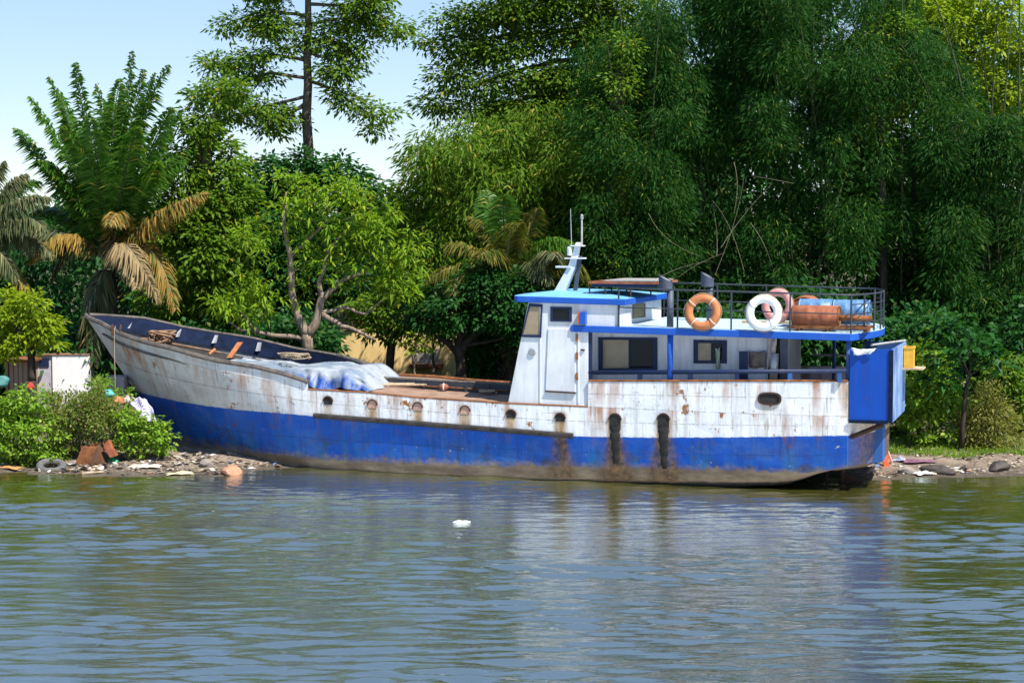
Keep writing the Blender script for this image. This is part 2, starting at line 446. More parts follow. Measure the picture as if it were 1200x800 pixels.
tag(grid_mesh('ground', xs, ys, ground_z(XX, YY), M['soil']), kind='structure')

m = N('green_brown_river_water')
wn = m.noise(m.mapped((.8, 3.2, 1)), 3.6, 4, .5)
wn2 = m.noise(m.mapped((1.2, 2.2, 1), None, (3, 5, 0)), 11, 3, .5)
big = m.noise(m.mapped((.06, .10, 1)), 1, 3)
col = m.mix(big, (.048, .052, .007), (.072, .072, .010))
bb = m.bsdf(col, .03, .5, bump=m.math('ADD', wn, m.math('MULTIPLY', wn2, .2)), bstr=.6, bdist=.025)
gl = m.n('ShaderNodeBsdfGlossy'); gl.inputs['Roughness'].default_value = .012; gl.inputs['Color'].default_value = (.86, .93, 1, 1)
bb.inputs['IOR'].default_value = 1.33
m.l(bb.inputs['Normal'].links[0].from_socket, gl.inputs['Normal'])
ms = m.n('ShaderNodeMixShader'); ms.inputs[0].default_value = .54
m.l(bb.outputs[0], ms.inputs[1]); m.l(gl.outputs[0], ms.inputs[2]); m.l(ms.outputs[0], m.out.inputs['Surface'])
M['water'] = m.m
rng = np.random.default_rng(5)
xs = np.concatenate([np.linspace(-600, -30, 14), np.linspace(-22, 22, 480), np.linspace(30, 600, 14)])
ys = np.concatenate([np.linspace(-300, 8, 10), np.linspace(12, 21, 24), np.linspace(21.05, 34, 270), np.linspace(34.06, 48, 220), np.linspace(49, 58, 6)])
XX, YY = np.meshgrid(xs, ys)
Z = np.zeros_like(XX)
nw = 90
for k in range(nw):
    lam = math.exp(rng.uniform(math.log(.22), math.log(1.0)))
    th = math.pi/2 + rng.normal(0, .22)
    s = .138*math.sqrt(2/nw)
    a = s*lam/(2*math.pi)
    # slow wind patches: each wave train swells and fades along the river
    env = 1 + .7*np.sin(XX*rng.uniform(.1, .5) + YY*rng.uniform(.15, .6) + rng.uniform(0, 6))
    Z += a*env*np.sin(2*math.pi/lam*(XX*math.cos(th) + YY*math.sin(th)) + rng.uniform(0, 6.3))
patch = np.zeros_like(XX)
for k in range(14):
    kx, ky, ph = rng.uniform(.05, .7)*rng.choice([-1, 1]), rng.uniform(.25, 1.5), rng.uniform(0, 6.3)
    patch += np.sin(kx*XX + ky*YY + ph)/math.sqrt(14)
patch = .95 + .55*np.tanh(patch*1.3)
Z *= patch
fade = np.clip((46.5-YY)/6, .75, 1)*np.clip(1-(np.abs(XX)-18)/4, 0, 1)*np.clip((YY-11)/6, 0, 1)
tag(grid_mesh('water', xs, ys, Z*fade, M['water']), kind='structure')

# ------------------------------------------------------------------ the boat: hull
boat = thing('cargo_boat', 'old blue and white wooden-bowed cargo boat with rust streaks beached at the river bank', 'boat', boat_to_world((0, 0, 0)), -YAW)
boat['label'] = 'long rusty blue and white cargo boat lying aground along the river bank'

def shape(s, L, Bm, p): return Bm*np.sin(np.pi/2*np.clip(s/L, 0, 1))**p
class Curve:
    def __init__(s, stem, pix, Bm, L, p, xe_px, aft=.08):
        s.x0 = B(*stem, 0)[0]; s.z0 = B(*stem, 0)[2]; s.Bm, s.L, s.p, s.aft = Bm, L, p, aft
        s.xe = B(*xe_px, -Bm*(1-aft))[0]
        xs_, zs_ = [s.x0], [s.z0]
        for (px, py) in pix:
            v = -Bm*.5
            for _ in range(60):
                q = B(px, py, v); v = .5*v + .5*(-s.b(q[0]))
            q = B(px, py, v); xs_.append(q[0]); zs_.append(q[2])
        o = np.argsort(xs_); s.xs = np.array(xs_)[o]; s.zs = np.array(zs_)[o]
    def b(s, x):
        t = np.clip((x-(s.xe-4))/4, 0, 1) if hasattr(s, 'xe') else 0
        return shape(np.maximum(x-s.x0, 0), s.L, s.Bm, s.p)*(1-s.aft*t**2)
    def at(s, x): return s.b(x), np.interp(x, s.xs, s.zs)
# sight measurements of the near side, forward to aft
bilge = Curve((203, 518), [(227.5, 533), (266, 546.6), (299, 555.5), (365, 561.5), (450, 564), (520, 565.5), (600, 567), (700, 568), (850, 569), (905, 568.5), (925, 566.5), (942, 561), (955, 555.5), (972, 551)], 2.12, 9.0, .75, (978, 550), .22)
water2 = Curve((200, 513), [(255, 522.5), (310, 530), (390, 537), (520, 542.5), (645, 545), (770, 547.5), (860, 549.5), (952, 553), (988, 548)], 2.36, 8.0, .72, (993, 546), .12)
white3 = Curve((157, 455), [(181, 464), (214, 471), (255, 477), (288, 480.6), (337, 484.5), (370, 487.5), (545, 501), (670, 511), (760, 512.5), (860, 512), (993, 510)], 2.50, 7.0, .70, (993, 510), .075)
sheer4 = Curve((107, 378), [(117.5, 388), (150, 404), (200, 420), (255, 434), (300, 443), (330, 449), (361, 456), (432, 460), (482, 465), (595, 472.5), (690, 476.5), (860, 484), (993, 488)], 2.52, 5.6, .70, (993, 488), .07)
top5 = Curve((102, 370), [(117.5, 379), (142, 392.6), (170, 402), (200, 409), (227.5, 417), (255, 424), (282.5, 428), (302, 431.5), (329, 438), (354, 446), (361, 449), (690, 446), (860, 446), (993, 446)], 2.53, 5.2, .68, (993, 446), .07)
XF = B(361, 452, -top5.b(-7.0))[0]      # the forward bulwark ends here
XA = B(689, 460, -2.52)[0]              # the raised aft side begins here
XE = white3.xe
NST, NSUB = 330, 7
tt = np.concatenate([np.linspace(0, 1, 60)**1.6*.12, np.linspace(.12, 1, NST-60)[1:]])
lev = [bilge, water2, white3, sheer4]
ports = [(384.5, 468, .15, .7), (436.5, 478, .15, .8), (489.5, 480, .15, .84), (545, 484, .16, .84), (599, 488, .16, .8), (656.5, 492, .17, .85), (720.8, 492, .2, 1.), (777.5, 492, .2, 1.)]
port_x = [B(px, py, -2.5)[0] for px, py, _, _ in ports]
hawse_x = B(902, 467, -2.45)[0]
def stain(x, h):
    w = 0.
    for (px, py, hw, st), cx in zip(ports, port_x):
        long_ = st >= .85
        if long_:
            wid = hw*(1.05 + (0 if h > 3 else (3-h)*.95)); lo, hi = (1.15 if st >= 1 else 1.4), (3.62 if st >= 1 else 3.72)
        else:
            wid = hw*.95; lo, hi = 3.0, 3.84
        if lo < h < hi: w = max(w, st*math.exp(-((x-cx)/wid)**4)*(1 if not long_ or h > 2.6 else .9))
    if 4.12 < h < 4.55: w = max(w, .45*math.exp(-((x-hawse_x)/.22)**4))
    if 3.9 < h < 5: w = max(w, .7*math.exp(-((x-XE)/.12)**2))
    return w
def hull_rows(side, curves, h0, x_from=None, x_to=None, n=None):
    rows, att = [], []
    ts = tt if x_from is None else np.linspace(0, 1, n)
    for k in range(len(curves)-1):
        c0, c1 = curves[k], curves[k+1]
        for j in range(NSUB + (1 if k == len(curves)-2 else 0)):
            f = j/NSUB; row = []
            for t in ts:
                pts = []
                for c in (c0, c1):
                    x = (c.x0 + t*(c.xe-c.x0)) if x_from is None else x_from + t*(x_to-x_from)
                    if x_from is not None and t == 0 and x_from == 'stem': x = c.x0
                    b_, z_ = c.at(x); pts.append((x, side*b_, z_))
                p = np.array(pts[0])*(1-f) + np.array(pts[1])*f
                bulge = .05*math.sin(math.pi*f) if h0+k == 1 else 0
                p[1] += side*bulge*min(1, abs(p[1]))
                row.append(p); att.append((p[0], h0+k+f, stain(p[0], h0+k+f) if side < 0 else 0.))
            rows.append(row)
    return rows, att
def fore_rows(side):
    rows, att = [], []
    for j in range(NSUB+1):
        f = j/NSUB; row = []
        for t in np.linspace(0, 1, 70)**1.3:
            pts = []
            for c in (sheer4, top5):
                x = c.x0 + t*(XF-c.x0); b_, z_ = c.at(x); pts.append((x, side*b_, z_))
            p = np.array(pts[0])*(1-f) + np.array(pts[1])*f
            row.append(p); att.append((p[0], 4+f, 0.))
        rows.append(row)
    return rows, att
hb = MB(); hatt = []
def addrows(rows, att, flip=False): hb.grid(rows, flip); hatt.extend(att)
for side in (-1, 1):
    addrows(*hull_rows(side, lev, 1)); addrows(*fore_rows(side))
    addrows(*hull_rows(side, [sheer4, top5], 4, XA, XE, 90))
    # bottom to the keel
    kr = []; ka = []
    for f in (0, .5, 1):
        row = []
        for t in tt:
            x = bilge.x0 + t*(bilge.xe-bilge.x0); b_, z_ = bilge.at(x)
            kz = bilge.z0 - min(1, t*4)*(bilge.z0 + 1.0) + min(1.6, max(0, (t-.82)/.11)**2*1.6)
            p = np.array((x, side*b_, z_))*(1-f) + np.array((x, side*.04, min(kz, z_)))*f
            row.append(p); ka.append((x, 1-f*.9, 0))
        kr.append(row)
    addrows(kr, ka)
# rounded stern plating
lvls = [(c, k+1) for k, c in enumerate([bilge, water2, white3, sheer4, top5])]
rows, att = [], []
for k in range(4):
    for j in range(5 + (1 if k == 3 else 0)):
        f = j/5; row = []
        for w in np.linspace(-1, 1, 25):
            pts = []
            for c, _ in lvls[k:k+2]:
                b_, z_ = c.at(c.xe); pts.append((c.xe + .75*(1-abs(w)**2.2), b_*w, z_ + (.10*(1-w*w) if c is water2 else 0)))
            p = np.array(pts[0])*(1-f) + np.array(pts[1])*f
            row.append(p); att.append((p[0], k+1+f, .15+.75*max(0, 1-abs(w))**.4))
        rows.append(row)
addrows(rows, att)
hull = hb.build('hull', M['hull'], boat, smooth=True)
hull.data.set_sharp_from_angle(angle=math.radians(40))
a_ = hull.data.attributes.new('hull_map', 'FLOAT_VECTOR', 'POINT')
a_.data.foreach_set('vector', np.array(hatt, np.float32).ravel())

def gun(side, c, x0, x1, n, dy=0, dz=0):
    out = []
    for x in np.linspace(x0, x1, n):
        b_, z_ = c.at(x); out.append((x, side*(b_+dy), z_+dz))
    return out
# inner bulwark plating, bow to break of the forecastle
ib = MB()
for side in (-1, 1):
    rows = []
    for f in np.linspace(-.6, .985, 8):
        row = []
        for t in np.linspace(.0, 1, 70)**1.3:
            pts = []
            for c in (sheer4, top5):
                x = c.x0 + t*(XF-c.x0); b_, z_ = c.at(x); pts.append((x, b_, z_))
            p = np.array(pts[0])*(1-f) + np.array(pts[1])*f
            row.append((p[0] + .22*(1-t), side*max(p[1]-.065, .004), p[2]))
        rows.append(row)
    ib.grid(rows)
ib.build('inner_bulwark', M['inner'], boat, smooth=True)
# rail cap round the bow
capm = MB()
n_ = [np.array(p) for p in gun(-1, top5, top5.x0+.02, XF, 60, -.01, .03)]
f_ = [np.array(p) for p in gun(1, top5, top5.x0+.02, XF+.25, 60, -.01, .03)]
capm.tube(n_, .065, 6); capm.tube(f_, .06, 6)
capm.build('rail_cap', M['cap'], boat)
# stringer inside the far bulwark, stanchions
sm = MB(); sm.tube([(x, y-.12, z-.42) for x, y, z in gun(1, top5, top5.x0+1.2, XF+.1, 40)], .035, 6)
sm.tube([(x, y+.12, z-.30) for x, y, z in gun(-1, top5, top5.x0+1.2, XF-.6, 40)], .03, 6)
sm.build('stringer', M['cap'], boat)
for px, py in ((157, 388), (213, 398), (255, 406), (305, 414)):
    q = B(px, py, 1.5)
    for _ in range(20): q = B(px, py, float(top5.at(q[0])[0])-.1)
    b_, z_ = top5.at(q[0])
    b4, z4 = sheer4.at(q[0]-.0)
    MB().extrude([(q[0]-.04, b_-.075, z_-.02), (q[0]-.04, b_-.19, z_-.02), (q[0]-.04, b4-.27, z4), (q[0]-.04, b4-.10, z4)], (.08, 0, 0)).build('stanchion', M['grey'], boat)
# decks
dk = MB()
def deckrows(c, x0, x1, n, dz, inset):
    r0, r1, rm = [], [], []
    for x in np.linspace(x0, x1, n):
        b_, z_ = c.at(x); b_ = max(b_-inset, .01)
        r0.append((x, -b_, z_+dz)); rm.append((x, 0, z_+dz+.05)); r1.append((x, b_, z_+dz))
    return [r0, rm, r1]
dk.grid(deckrows(sheer4, sheer4.x0+.9, XF+.1, 40, -.22, .32))
dk.build('foredeck', M['rubber'], boat)
dk = MB(); dk.grid(deckrows(sheer4, XF+.1, XE, 50, -.004, .0)); dk.build('main_deck', M['deck'], boat)
# edge coaming on the main deck
em = MB(); em.tube(gun(-1, sheer4, XF, XA, 40, -.02, .0), .03, 6); em.build('deck_edge', M['rust'], boat)
# sloping end board of the forward bulwark
# far low bulwark
fb = MB(); r0, r1, r2, r3 = [], [], [], []
zt0 = B(432, 443, -.75); zt1 = B(595, 451, -.75)
YK = -.75                                  # the deck narrows to a hatch coaming along its far half
x_end = wh[5][0]+.3 if 'wh' in globals() else B(597, 460, YK)[0]
for x in np.linspace(B(437, 450, YK)[0], x_end, 40):
    b_, z_ = sheer4.at(x); zt = np.interp(x, [zt0[0], zt1[0]], [zt0[2], zt1[2]])
    r0.append((x, YK, z_-.05)); r1.append((x, YK, zt)); r2.append((x, YK+.06, zt)); r3.append((x, YK+.06, z_-.05))
fb.grid([r0, r1, r2, r3]); fb.build('hatch_coaming', M['rail'], boat)
cm = MB(); cm.tube([(x, y-.02, z+.02) for x, y, z in r2], .045, 6); cm.build('coaming_rail', M['cap'], boat)
sm = MB(); sm.tube([(x, y-.03, (z+zz[2])/2+.02) for (x, y, z), zz in zip(r1, r0)], .02, 6); sm.build('rail_strip', M['rust'], boat)
for i in range(3, 38, 6):
    x, y, z = r1[i]; MB().box(x-.04, x+.04, y-.05, y-.002, z-.28, z).build('coaming_stay', M['rail'], boat)
fb = MB(); fb.tube([(x, sheer4.at(x)[0]-.03, sheer4.at(x)[1]+.03) for x in np.linspace(XF+.2, XE-.2, 40)], .05, 6); fb.build('far_deck_edge', M['rust'], boat)
# the forward bulwark slopes down to the coaming beside the tarpaulin
q0 = B(420, 423, .2); q1 = B(447, 439, -.6)
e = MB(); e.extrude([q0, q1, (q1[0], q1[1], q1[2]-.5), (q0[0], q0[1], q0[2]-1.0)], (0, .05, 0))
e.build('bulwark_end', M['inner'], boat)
MB().tube([B(395, 416, .9), q0, q1], .05, 6).build('end_rail', M['cap'], boat)
# rubbing strake
rs = MB(); xa, xb = B(369, 488, -2.45)[0], B(672, 512, -2.5)[0]
rows = []
prof = [(0, -.07), (.06, -.065), (.09, -.03), (.09, .03), (.06, .065), (0, .07)]
for (dy, dz) in prof:
    row = []
    for x in np.linspace(xa, xb, 60):
        b_, z_ = white3.at(x); row.append((x, -(b_+dy-.01), z_+dz+.015))
    rows.append(row)
rs.grid(rows)
for x_, s_ in ((0, 1), (-1, -1)):
    rs.add([r[x_] for r in rows], [tuple(range(6))])
rs.build('rubbing_strake', M['rubber'], boat)
# drain ports with their hoods
def hull_pt(px, py, v=-2.5):
    q = B(px, py, v)
    for _ in range(25):
        zs = [c.at(q[0]) for c in (bilge, water2, white3, sheer4, top5)]
        q = B(px, py, -float(np.interp(q[2], [z for b_, z in zs], [b_ for b_, z in zs])))
    return q
def skin_y(x, z):
    zs = [c.at(x) for c in (bilge, water2, white3, sheer4, top5)]
    return -float(np.interp(z, [q[1] for q in zs], [q[0] for q in zs]))
for i, ((px, py, hw, st), cx) in enumerate(zip(ports, port_x)):
    top = hull_pt(px, {0: 465, 1: 469, 2: 472, 3: 476, 4: 480.5, 5: 484.5, 6: 485, 7: 485}[i])
    zt, r = top[2], .12 if st < 1 else .145
    y0 = skin_y(top[0], zt-.1)
    hood = MB(); pr = [(top[0]+(r+.03)*math.cos(w), zt-r+(r+.03)*math.sin(w)) for w in np.linspace(0, math.pi, 13)]
    pi_ = [(top[0]+r*math.cos(w), zt-r+r*math.sin(w)) for w in np.linspace(math.pi, 0, 13)]
    hood.extrude([(x, skin_y(x, z)-.035, z) for x, z in pr+pi_], (0, .06, 0))
    port = hood.build('drain_port', M['rustdark'], boat)
    mouth = MB()
    zl = zt-.20 if st < 1 else zt-.36
    ms = [(top[0]+r*math.cos(w), zt-r+r*math.sin(w)) for w in np.linspace(0, math.pi, 13)] + [(top[0]-r, zl), (top[0]+r, zl)]
    mouth.extrude([(x, skin_y(top[0], z)-.012, z) for x, z in ms], (0, .05, 0))
    mouth.build('opening', M['portpink'] if i in (1, 2, 3) else M['black'], port)  # black mouths paint the dark inside onto a closed plate
    if st >= 1:                        # a rubber fender channel runs down the side
        rows = []
        for w in np.linspace(0, math.pi, 9):
            row = []
            for z in np.linspace(zt-.30, .50 if i == 6 else .42, 26):
                taper = 1 - .45*max(0, (1.25-z)) + .10*math.sin(z*23+i) + .07*math.sin(z*51)
                row.append((top[0]+r*.92*math.cos(w)*taper, skin_y(top[0], z)-.040*math.sin(w)*taper+.004, z))
            rows.append(row)
        g = MB(); g.grid(rows); g.build('fender_channel', M['black'], port, smooth=True)
# oval hawse
hq = hull_pt(902, 467)
def oval(cx, cz, a, b, y, n=24): return [(cx+a*np.sign(math.cos(w))*abs(math.cos(w))**.7, y, cz+b*np.sign(math.sin(w))*abs(math.sin(w))**.7) for w in np.linspace(0, 2*math.pi, n, endpoint=False)]
onskin = lambda pts, d: [(x, skin_y(x, z)-d, z) for x, _, z in pts]
hw = MB(); hw.ring(onskin(oval(hq[0], hq[2], .29, .16, 0), .04), onskin(oval(hq[0], hq[2], .24, .12, 0), .04), (0, .08, 0))
h_ = hw.build('hawse_pipe', M['rustdark'], boat)
MB().extrude(onskin(oval(hq[0], hq[2], .245, .125, 0), .012), (0, .04, 0)).build('opening', M['black'], h_)  # black plate painted in for the dark inside of the hawse
# anchor rope from the bow
q = hull_pt(136, 388); q2 = hull_pt(137, 440)
zb = P(137, 460, 50.2)
r_ = MB(); r_.tube([q+np.array((0, -.03, .15)), q+np.array((.0, -.10, 0)), q+np.array((.0, -.10, -.8)), q+np.array((.01, -.10, -1.7))], .012, 5); r_.build('anchor_rope', M['rope'], boat)
for dx in (-.12, .14):
    c = MB(); c.tube([q+np.array((dx, .02, .18)), q+np.array((dx+.02, -.05, .05)), q+np.array((dx+.05, -.07, -.12))], .035, 6); c.build('bow_fairlead', M['rustdark'], boat)

# ------------------------------------------------------------------ wheelhouse
VW = -2.47
def quad_on(v, pix): return [B(px, py, v) for px, py in pix]
wh = [B(620, 349, VW), B(727, 351, VW), B(727, 384, VW), B(689.5, 384, VW), B(689.5, 475.5, VW), B(595, 473, VW)]
wheel = MB(); wheel.extrude([(p[0], VW, p[2]) for p in wh], (0, 4.5, 0)).build('wheelhouse', M['cabin'], boat, bevel=.012)
def shrink(poly, w):
    c = np.mean(poly, 0); out = []
    for p in poly:
        d = p-c; out.append(c + np.sign(d)*np.maximum(np.abs(d)-w, 0) if False else c + d*(1-w/np.linalg.norm(d)*1.35))
    return out
def window(pix, v, parent, w=.07, split=None, out=(0, -1, 0), blind=False, frame=None):
    poly = [np.array(p) for p in (quad_on(v, pix) if not hasattr(pix[0], 'shape') else pix)]
    o = np.array(out, float)
    inner = shrink(poly, w)
    fr = MB().ring([p+o*.035 for p in poly], [p+o*.035 for p in inner], -o*.05).build('window', frame or M['navy'], parent)
    def lerp(a, b, t): return a*(1-t)+b*t
    tl, tr, br, bl = inner
    if split:
        L_ = [tl, lerp(tl, tr, split), lerp(bl, br, split), bl]; R_ = [lerp(tl, tr, split), tr, br, lerp(bl, br, split)]
        MB().extrude([p+o*.012 for p in L_], -o*.02).build('blind_pane', M['glassblind'], fr)
        MB().extrude([p+o*.006 for p in R_], -o*.02).build('pane', M['glass'], fr)
        bar = [lerp(tl, tr, split-.012), lerp(tl, tr, split+.012), lerp(bl, br, split+.012), lerp(bl, br, split-.012)]
        MB().extrude([p+o*.028 for p in bar], -o*.03).build('mullion', M['navy'], fr)
    else:
        MB().extrude([p+o*.008 for p in inner], -o*.02).build('pane', M['glassblind'] if blind else M['glass'], fr)
    return fr
window([(620.3, 355.5), (636, 356.5), (634.3, 395.5), (611, 394.8)], VW, boat, .06, blind=True)
window([(645.3, 359.3), (670.3, 359.8), (670.3, 377), (645.3, 376.6)], VW, boat, .06)
# side door, the dark strip for its shadow, hinges and the seams of the plating
d = quad_on(VW, [(642.5, 385), (675.5, 385), (674.5, 459.5), (639.5, 457.5)])
door = MB().extrude([p+np.array((0, -.03, 0)) for p in d], (0, .04, 0)).build('door', M['cabin'], boat, bevel=.012)
s_ = quad_on(VW, [(639.5, 457.6), (675, 459.6), (675, 461), (639.5, 459)])
MB().extrude([p+np.array((0, -.055, 0)) for p in s_], (0, .06, 0)).build('door_shadow', M['rustdark'], door)  # dark strip painted in for the shadow under the door
for py in (396, 417, 441):
    h = B(676.5, py, VW); MB().box(h[0]-.03, h[0]+.03, VW-.05, VW+.02, h[2]-.09, h[2]+.09).build('hinge', M['rust'], door)
st = MB()
for a, b2 in (((633.5, 352), (633.5, 472)), ((678.2, 385), (677.5, 472))):
    p, q = B(*a, VW), B(*b2, VW); st.box(p[0]-.018, p[0]+.018, VW-.022, VW+.01, q[2], p[2])
st.build('wall_batten', M['white'], boat)
p = B(683, 410, VW); MB().box(p[0]-.05, p[0]+.05, VW-.04, VW+.01, p[2]-.02, p[2]+.02).build('door_hook', M['rustdark'], boat)
p = B(624, 412, VW); rr = MB(); rr.lathe([(0, .10), (.03, .10), (.04, .08)], (p[0], VW, p[2]), (0, -1, 0), 18); rr.build('vent_cap', M['grey'], boat, smooth=False)
# skirt where the wheelhouse meets the hull side
p, q = B(594, 473.5, VW), B(690, 476, VW)
MB().box(p[0], q[0], VW-.035, VW+.02, min(p[2], q[2])-.01, min(p[2], q[2])+.035).build('skirt', M['white'], boat)
# signal lamp box on the wheelhouse side
p, q = B(678.5, 365.5, VW-.02), B(687.5, 379.5, VW-.02)
lb = MB().box(p[0]+.06, q[0], VW-.16, VW, q[2], p[2]).build('lamp_box', M['blue'], boat)
MB().box(p[0], p[0]+.058, VW-.14, VW, q[2]+.01, p[2]-.005).build('red_screen', M['orangered'], lb)
# roof
rn = B(733, 349, VW-.08); zr = rn[2]
rl = B(600, 345, VW-.08)
def roof_plan(x0, x1, yn, yf, rnd):
    out = [(x1, yn), (x1, yf)]
    for w in np.linspace(math.pi/2, math.pi*1.5, 15):
        out.append((x0 + rnd + rnd*math.cos(w), (yn+yf)/2 + (yf-yn)/2*math.sin(w)))
    return out
plan = roof_plan(rl[0]-.22, rn[0], VW-.08, 2.2, .36)
def zroof(x): return np.interp(x, [rl[0], rn[0]], [rl[2], rn[2]])
rf = MB().extrude([(x, y, zroof(x)-.19) for x, y in plan], (0, 0, .15)).build('roof', M['blue'], boat, bevel=.02)
tp = MB(); pl2 = roof_plan(rl[0]-.21, rn[0]-.012, VW-.07, 2.19, .35)
n2 = len(pl2); tp.add([(x, y, zroof(x)-.036) for x, y in pl2] + [(0.5*x + .5*(rl[0]+rn[0])/2*1.0, .5*y-.07, zroof(x)+.06) for x, y in pl2],
    [(i, (i+1) % n2, n2+(i+1) % n2, n2+i) for i in range(n2)] + [tuple(range(n2, 2*n2))])
tp.build('roof_sheet', M['roofblue'], rf)
# aft wall window of the wheelhouse
xa_ = wh[1][0]+.002
aw = [BX(px, py, xa_) for px, py in ((741, 356), (755, 355), (755, 371.5), (741, 373))]
window(aw, None, boat, .06, out=(1, 0, 0), blind=True, frame=M['cloth_brown'])

# ------------------------------------------------------------------ upper deck and cabin beneath it
VD = -2.55
dl, dr = B(668.5, 381, VD), B(997, 391.5, VD)
def zdeck(x): return float(np.interp(x, [dl[0], dr[0], dr[0]+1], [dl[2], dr[2], dr[2]]))
dxe = dr[0]
dplan = [(dl[0], VD)] + [(x, VD) for x in np.linspace(dl[0]+1, dxe, 7)]
for w in np.linspace(-1, 1, 15)[1:-1]:
    dplan.append((dxe + .50*(1-w*w), -VD*w))
dplan += [(x, -VD) for x in np.linspace(dxe, dl[0]+1, 7)] + [(dl[0], -VD)]
# the deck butts against the wheelhouse: it starts behind its aft wall except for the strip along the side
top = MB()
n2 = len(dplan)
top.add([(x, y, zdeck(x)-.165) for x, y in dplan] + [(x, y, zdeck(x)) for x, y in dplan],
        [tuple(range(n2-1, -1, -1)), tuple(range(n2, 2*n2))] + [(i, (i+1) % n2, n2+(i+1) % n2, n2+i) for i in range(n2)])
ud = top.build('upper_deck', M['blue'], boat, bevel=.012)
x_w = wh[1][0]+.01
fl = MB(); fp = [(x_w, VD+.03)] + [(x, y*.985) for x, y in dplan if x > x_w+.2] + [(x_w, -VD-.03)]
fl.extrude([(x, y, zdeck(x)+.002) for x, y in fp], (0, 0, .012)); fl.build('deck_covering', M['deckpale'], ud)
VC = -1.75
cl, cr = B(689.6, 392, VC)[0], B(922, 400, VC)[0]
zc0 = float(sheer4.at(cl)[1])
def zund(x): return zdeck(x)-.16
cabin = MB(); cabin.extrude([(wh[4][0]-.02, VC, zc0), (wh[4][0]-.02, VC, zund(cl)), (cr, VC, zund(cr)), (cr, VC, zc0)], (0, 2.3, 0)).build('cabin', M['cabin'], boat, bevel=.01)
window([(701.5, 395), (770.6, 395.6), (770.6, 433.5), (701.5, 434.5)], VC, boat, .10, split=.53)
window([(813, 398.2), (852, 398.6), (851.8, 425.6), (813, 425.6)], VC, boat, .10, split=.55)
# door opening further aft, open leaf, posts
def panel(name, pix, v, mat, th=.05, bevel=0): return MB().extrude([p for p in quad_on(v, pix)], (0, th, 0)).build(name, mat, boat, bevel=bevel)
panel('cabin_door', [(866, 411.5), (876, 411.5), (876, 446), (866, 446)], VC-.30, M['navy'])
panel('locker_hatch', [(877, 431), (897, 431), (897, 446), (877, 446)], VC-.03, M['white'], .04)
panel('doorway', [(900, 392), (914, 392), (914, 446), (900, 446)], VC-.012, M['black'], .02)  # black sheet on the closed wall, standing for the shaded interior
panel('door_post', [(914.5, 393), (922.5, 393), (922.5, 446), (914.5, 446)], VC-.10, M['darkgrey'], .08)
# stove pipe in the doorway
p, q = B(908, 414, VC-.2), B(906, 446, VC-.2)
MB().tube([(p[0], VC-.2, p[2]), (p[0]-.03, VC-.2, q[2])], .10, 12).build('stove_pipe', M['aluminium'], boat, smooth=True)
# dark side rail along the walkway with short posts
za, zb_ = B(692, 436.5, VW+.05), B(992, 434.5, VW+.05)
zr_ = lambda x: float(np.interp(x, [za[0], zb_[0]], [za[2], zb_[2]]))
rl_ = MB().tube([(za[0]-.05, VW+.05, za[2]), (zb_[0], VW+.05, zb_[2])], .055, 8).build('side_rail', M['navy'], boat, smooth=True)
for px in (691.5, 749.6, 809, 864, 926, 984):
    x = B(px, 440, VW+.05)[0]; b_, z_ = top5.at(x)
    MB().box(x-.055, x+.055, VW+.01, VW+.09, z_-.03, zr_(x)+.01).build('rail_post', M['navy'] if px < 900 else M['dullblue'], boat)
x = B(691.5, 400, VW+.05)[0]
MB().box(x-.05, x+.05, VW+.005, VW+.10, top5.at(x)[1], zund(x)).build('deck_pillar', M['navy'], boat, bevel=.01)
x = B(785.3, 420, VW+.05)[0]
MB().tube([(x, VW+.06, top5.at(x)[1]-.02), (x, VW+.06, zund(x))], .075, 12).build('deck_pillar', M['blue'], boat, smooth=True)
x = B(993.5, 430, VW+.15)[0]
MB().tube([(x, VW+.25, top5.at(x)[1]-.02), (x, VW+.25, zund(x))], .06, 12).build('deck_pillar', M['dullblue'], boat, smooth=True)
for yy in (1.9, 2.3):
    MB().tube([(x-.9*(yy < 2), yy, 2.3), (x-.9*(yy < 2), yy, zund(x))], .05, 10).build('deck_pillar', M['dullblue'], boat, smooth=True)
# capping of the aft side
MB().tube(gun(-1, top5, XA+.02, XE, 30, -.01, .0), .03, 6).build('side_capping', M['rust'], boat)
# far side rail of the after deck
MB().tube([(cr+.05, 2.3, 3.05), (XE+.3, 2.3, 3.05)], .03, 6).build('aft_rail', M['aluminium'], boat)

# ------------------------------------------------------------------ upper deck railing
rg_pts = {}
VR = VD+.06
def rz(px, py): return B(px, py, VR)
t0, t1 = rz(725, 337.5), rz(997.5, 345.8)
m0, m1 = rz(725, 360), rz(997.5, 368.2)
def ztop(x): return float(np.interp(x, [t0[0], t1[0]], [t0[2], t1[2]]))
def zmid(x): return float(np.interp(x, [m0[0], m1[0]], [m0[2], m1[2]]))
xr1 = t1[0]
aft = [(xr1 + .48*(1-w*w), -VR*w) for w in np.linspace(-1, 1, 15)[1:-1]]
def loop(zf, x_start):
    near = [(x, VR, zf(x)) for x in np.linspace(x_start, xr1, 8)]
    back = [(x, y, zf(xr1)) for x, y in aft]
    far = [(x, -VR, zf(x)) for x in np.linspace(xr1, x_start, 8)]
    return near + back + far
rail_m = M['rail']
ra = MB().tube(loop(ztop, t0[0]), .022, 7).build('guard_rail', M['rail'], boat, smooth=True)
MB().tube(loop(zmid, t0[0]), .016, 6).build('middle_rail', rail_m, ra, smooth=True)
low = [(x, y, zmid(xr1)-.22) for x, y in [(xr1, VR)]+aft+[(xr1, -VR)]]
MB().tube(low, .014, 6).build('lower_rail', rail_m, ra)
up = [(x, y, (zmid(xr1)+ztop(xr1))/2) for x, y in [(xr1, VR)]+aft+[(xr1, -VR)]]
MB().tube(up, .014, 6).build('lower_rail', rail_m, ra)
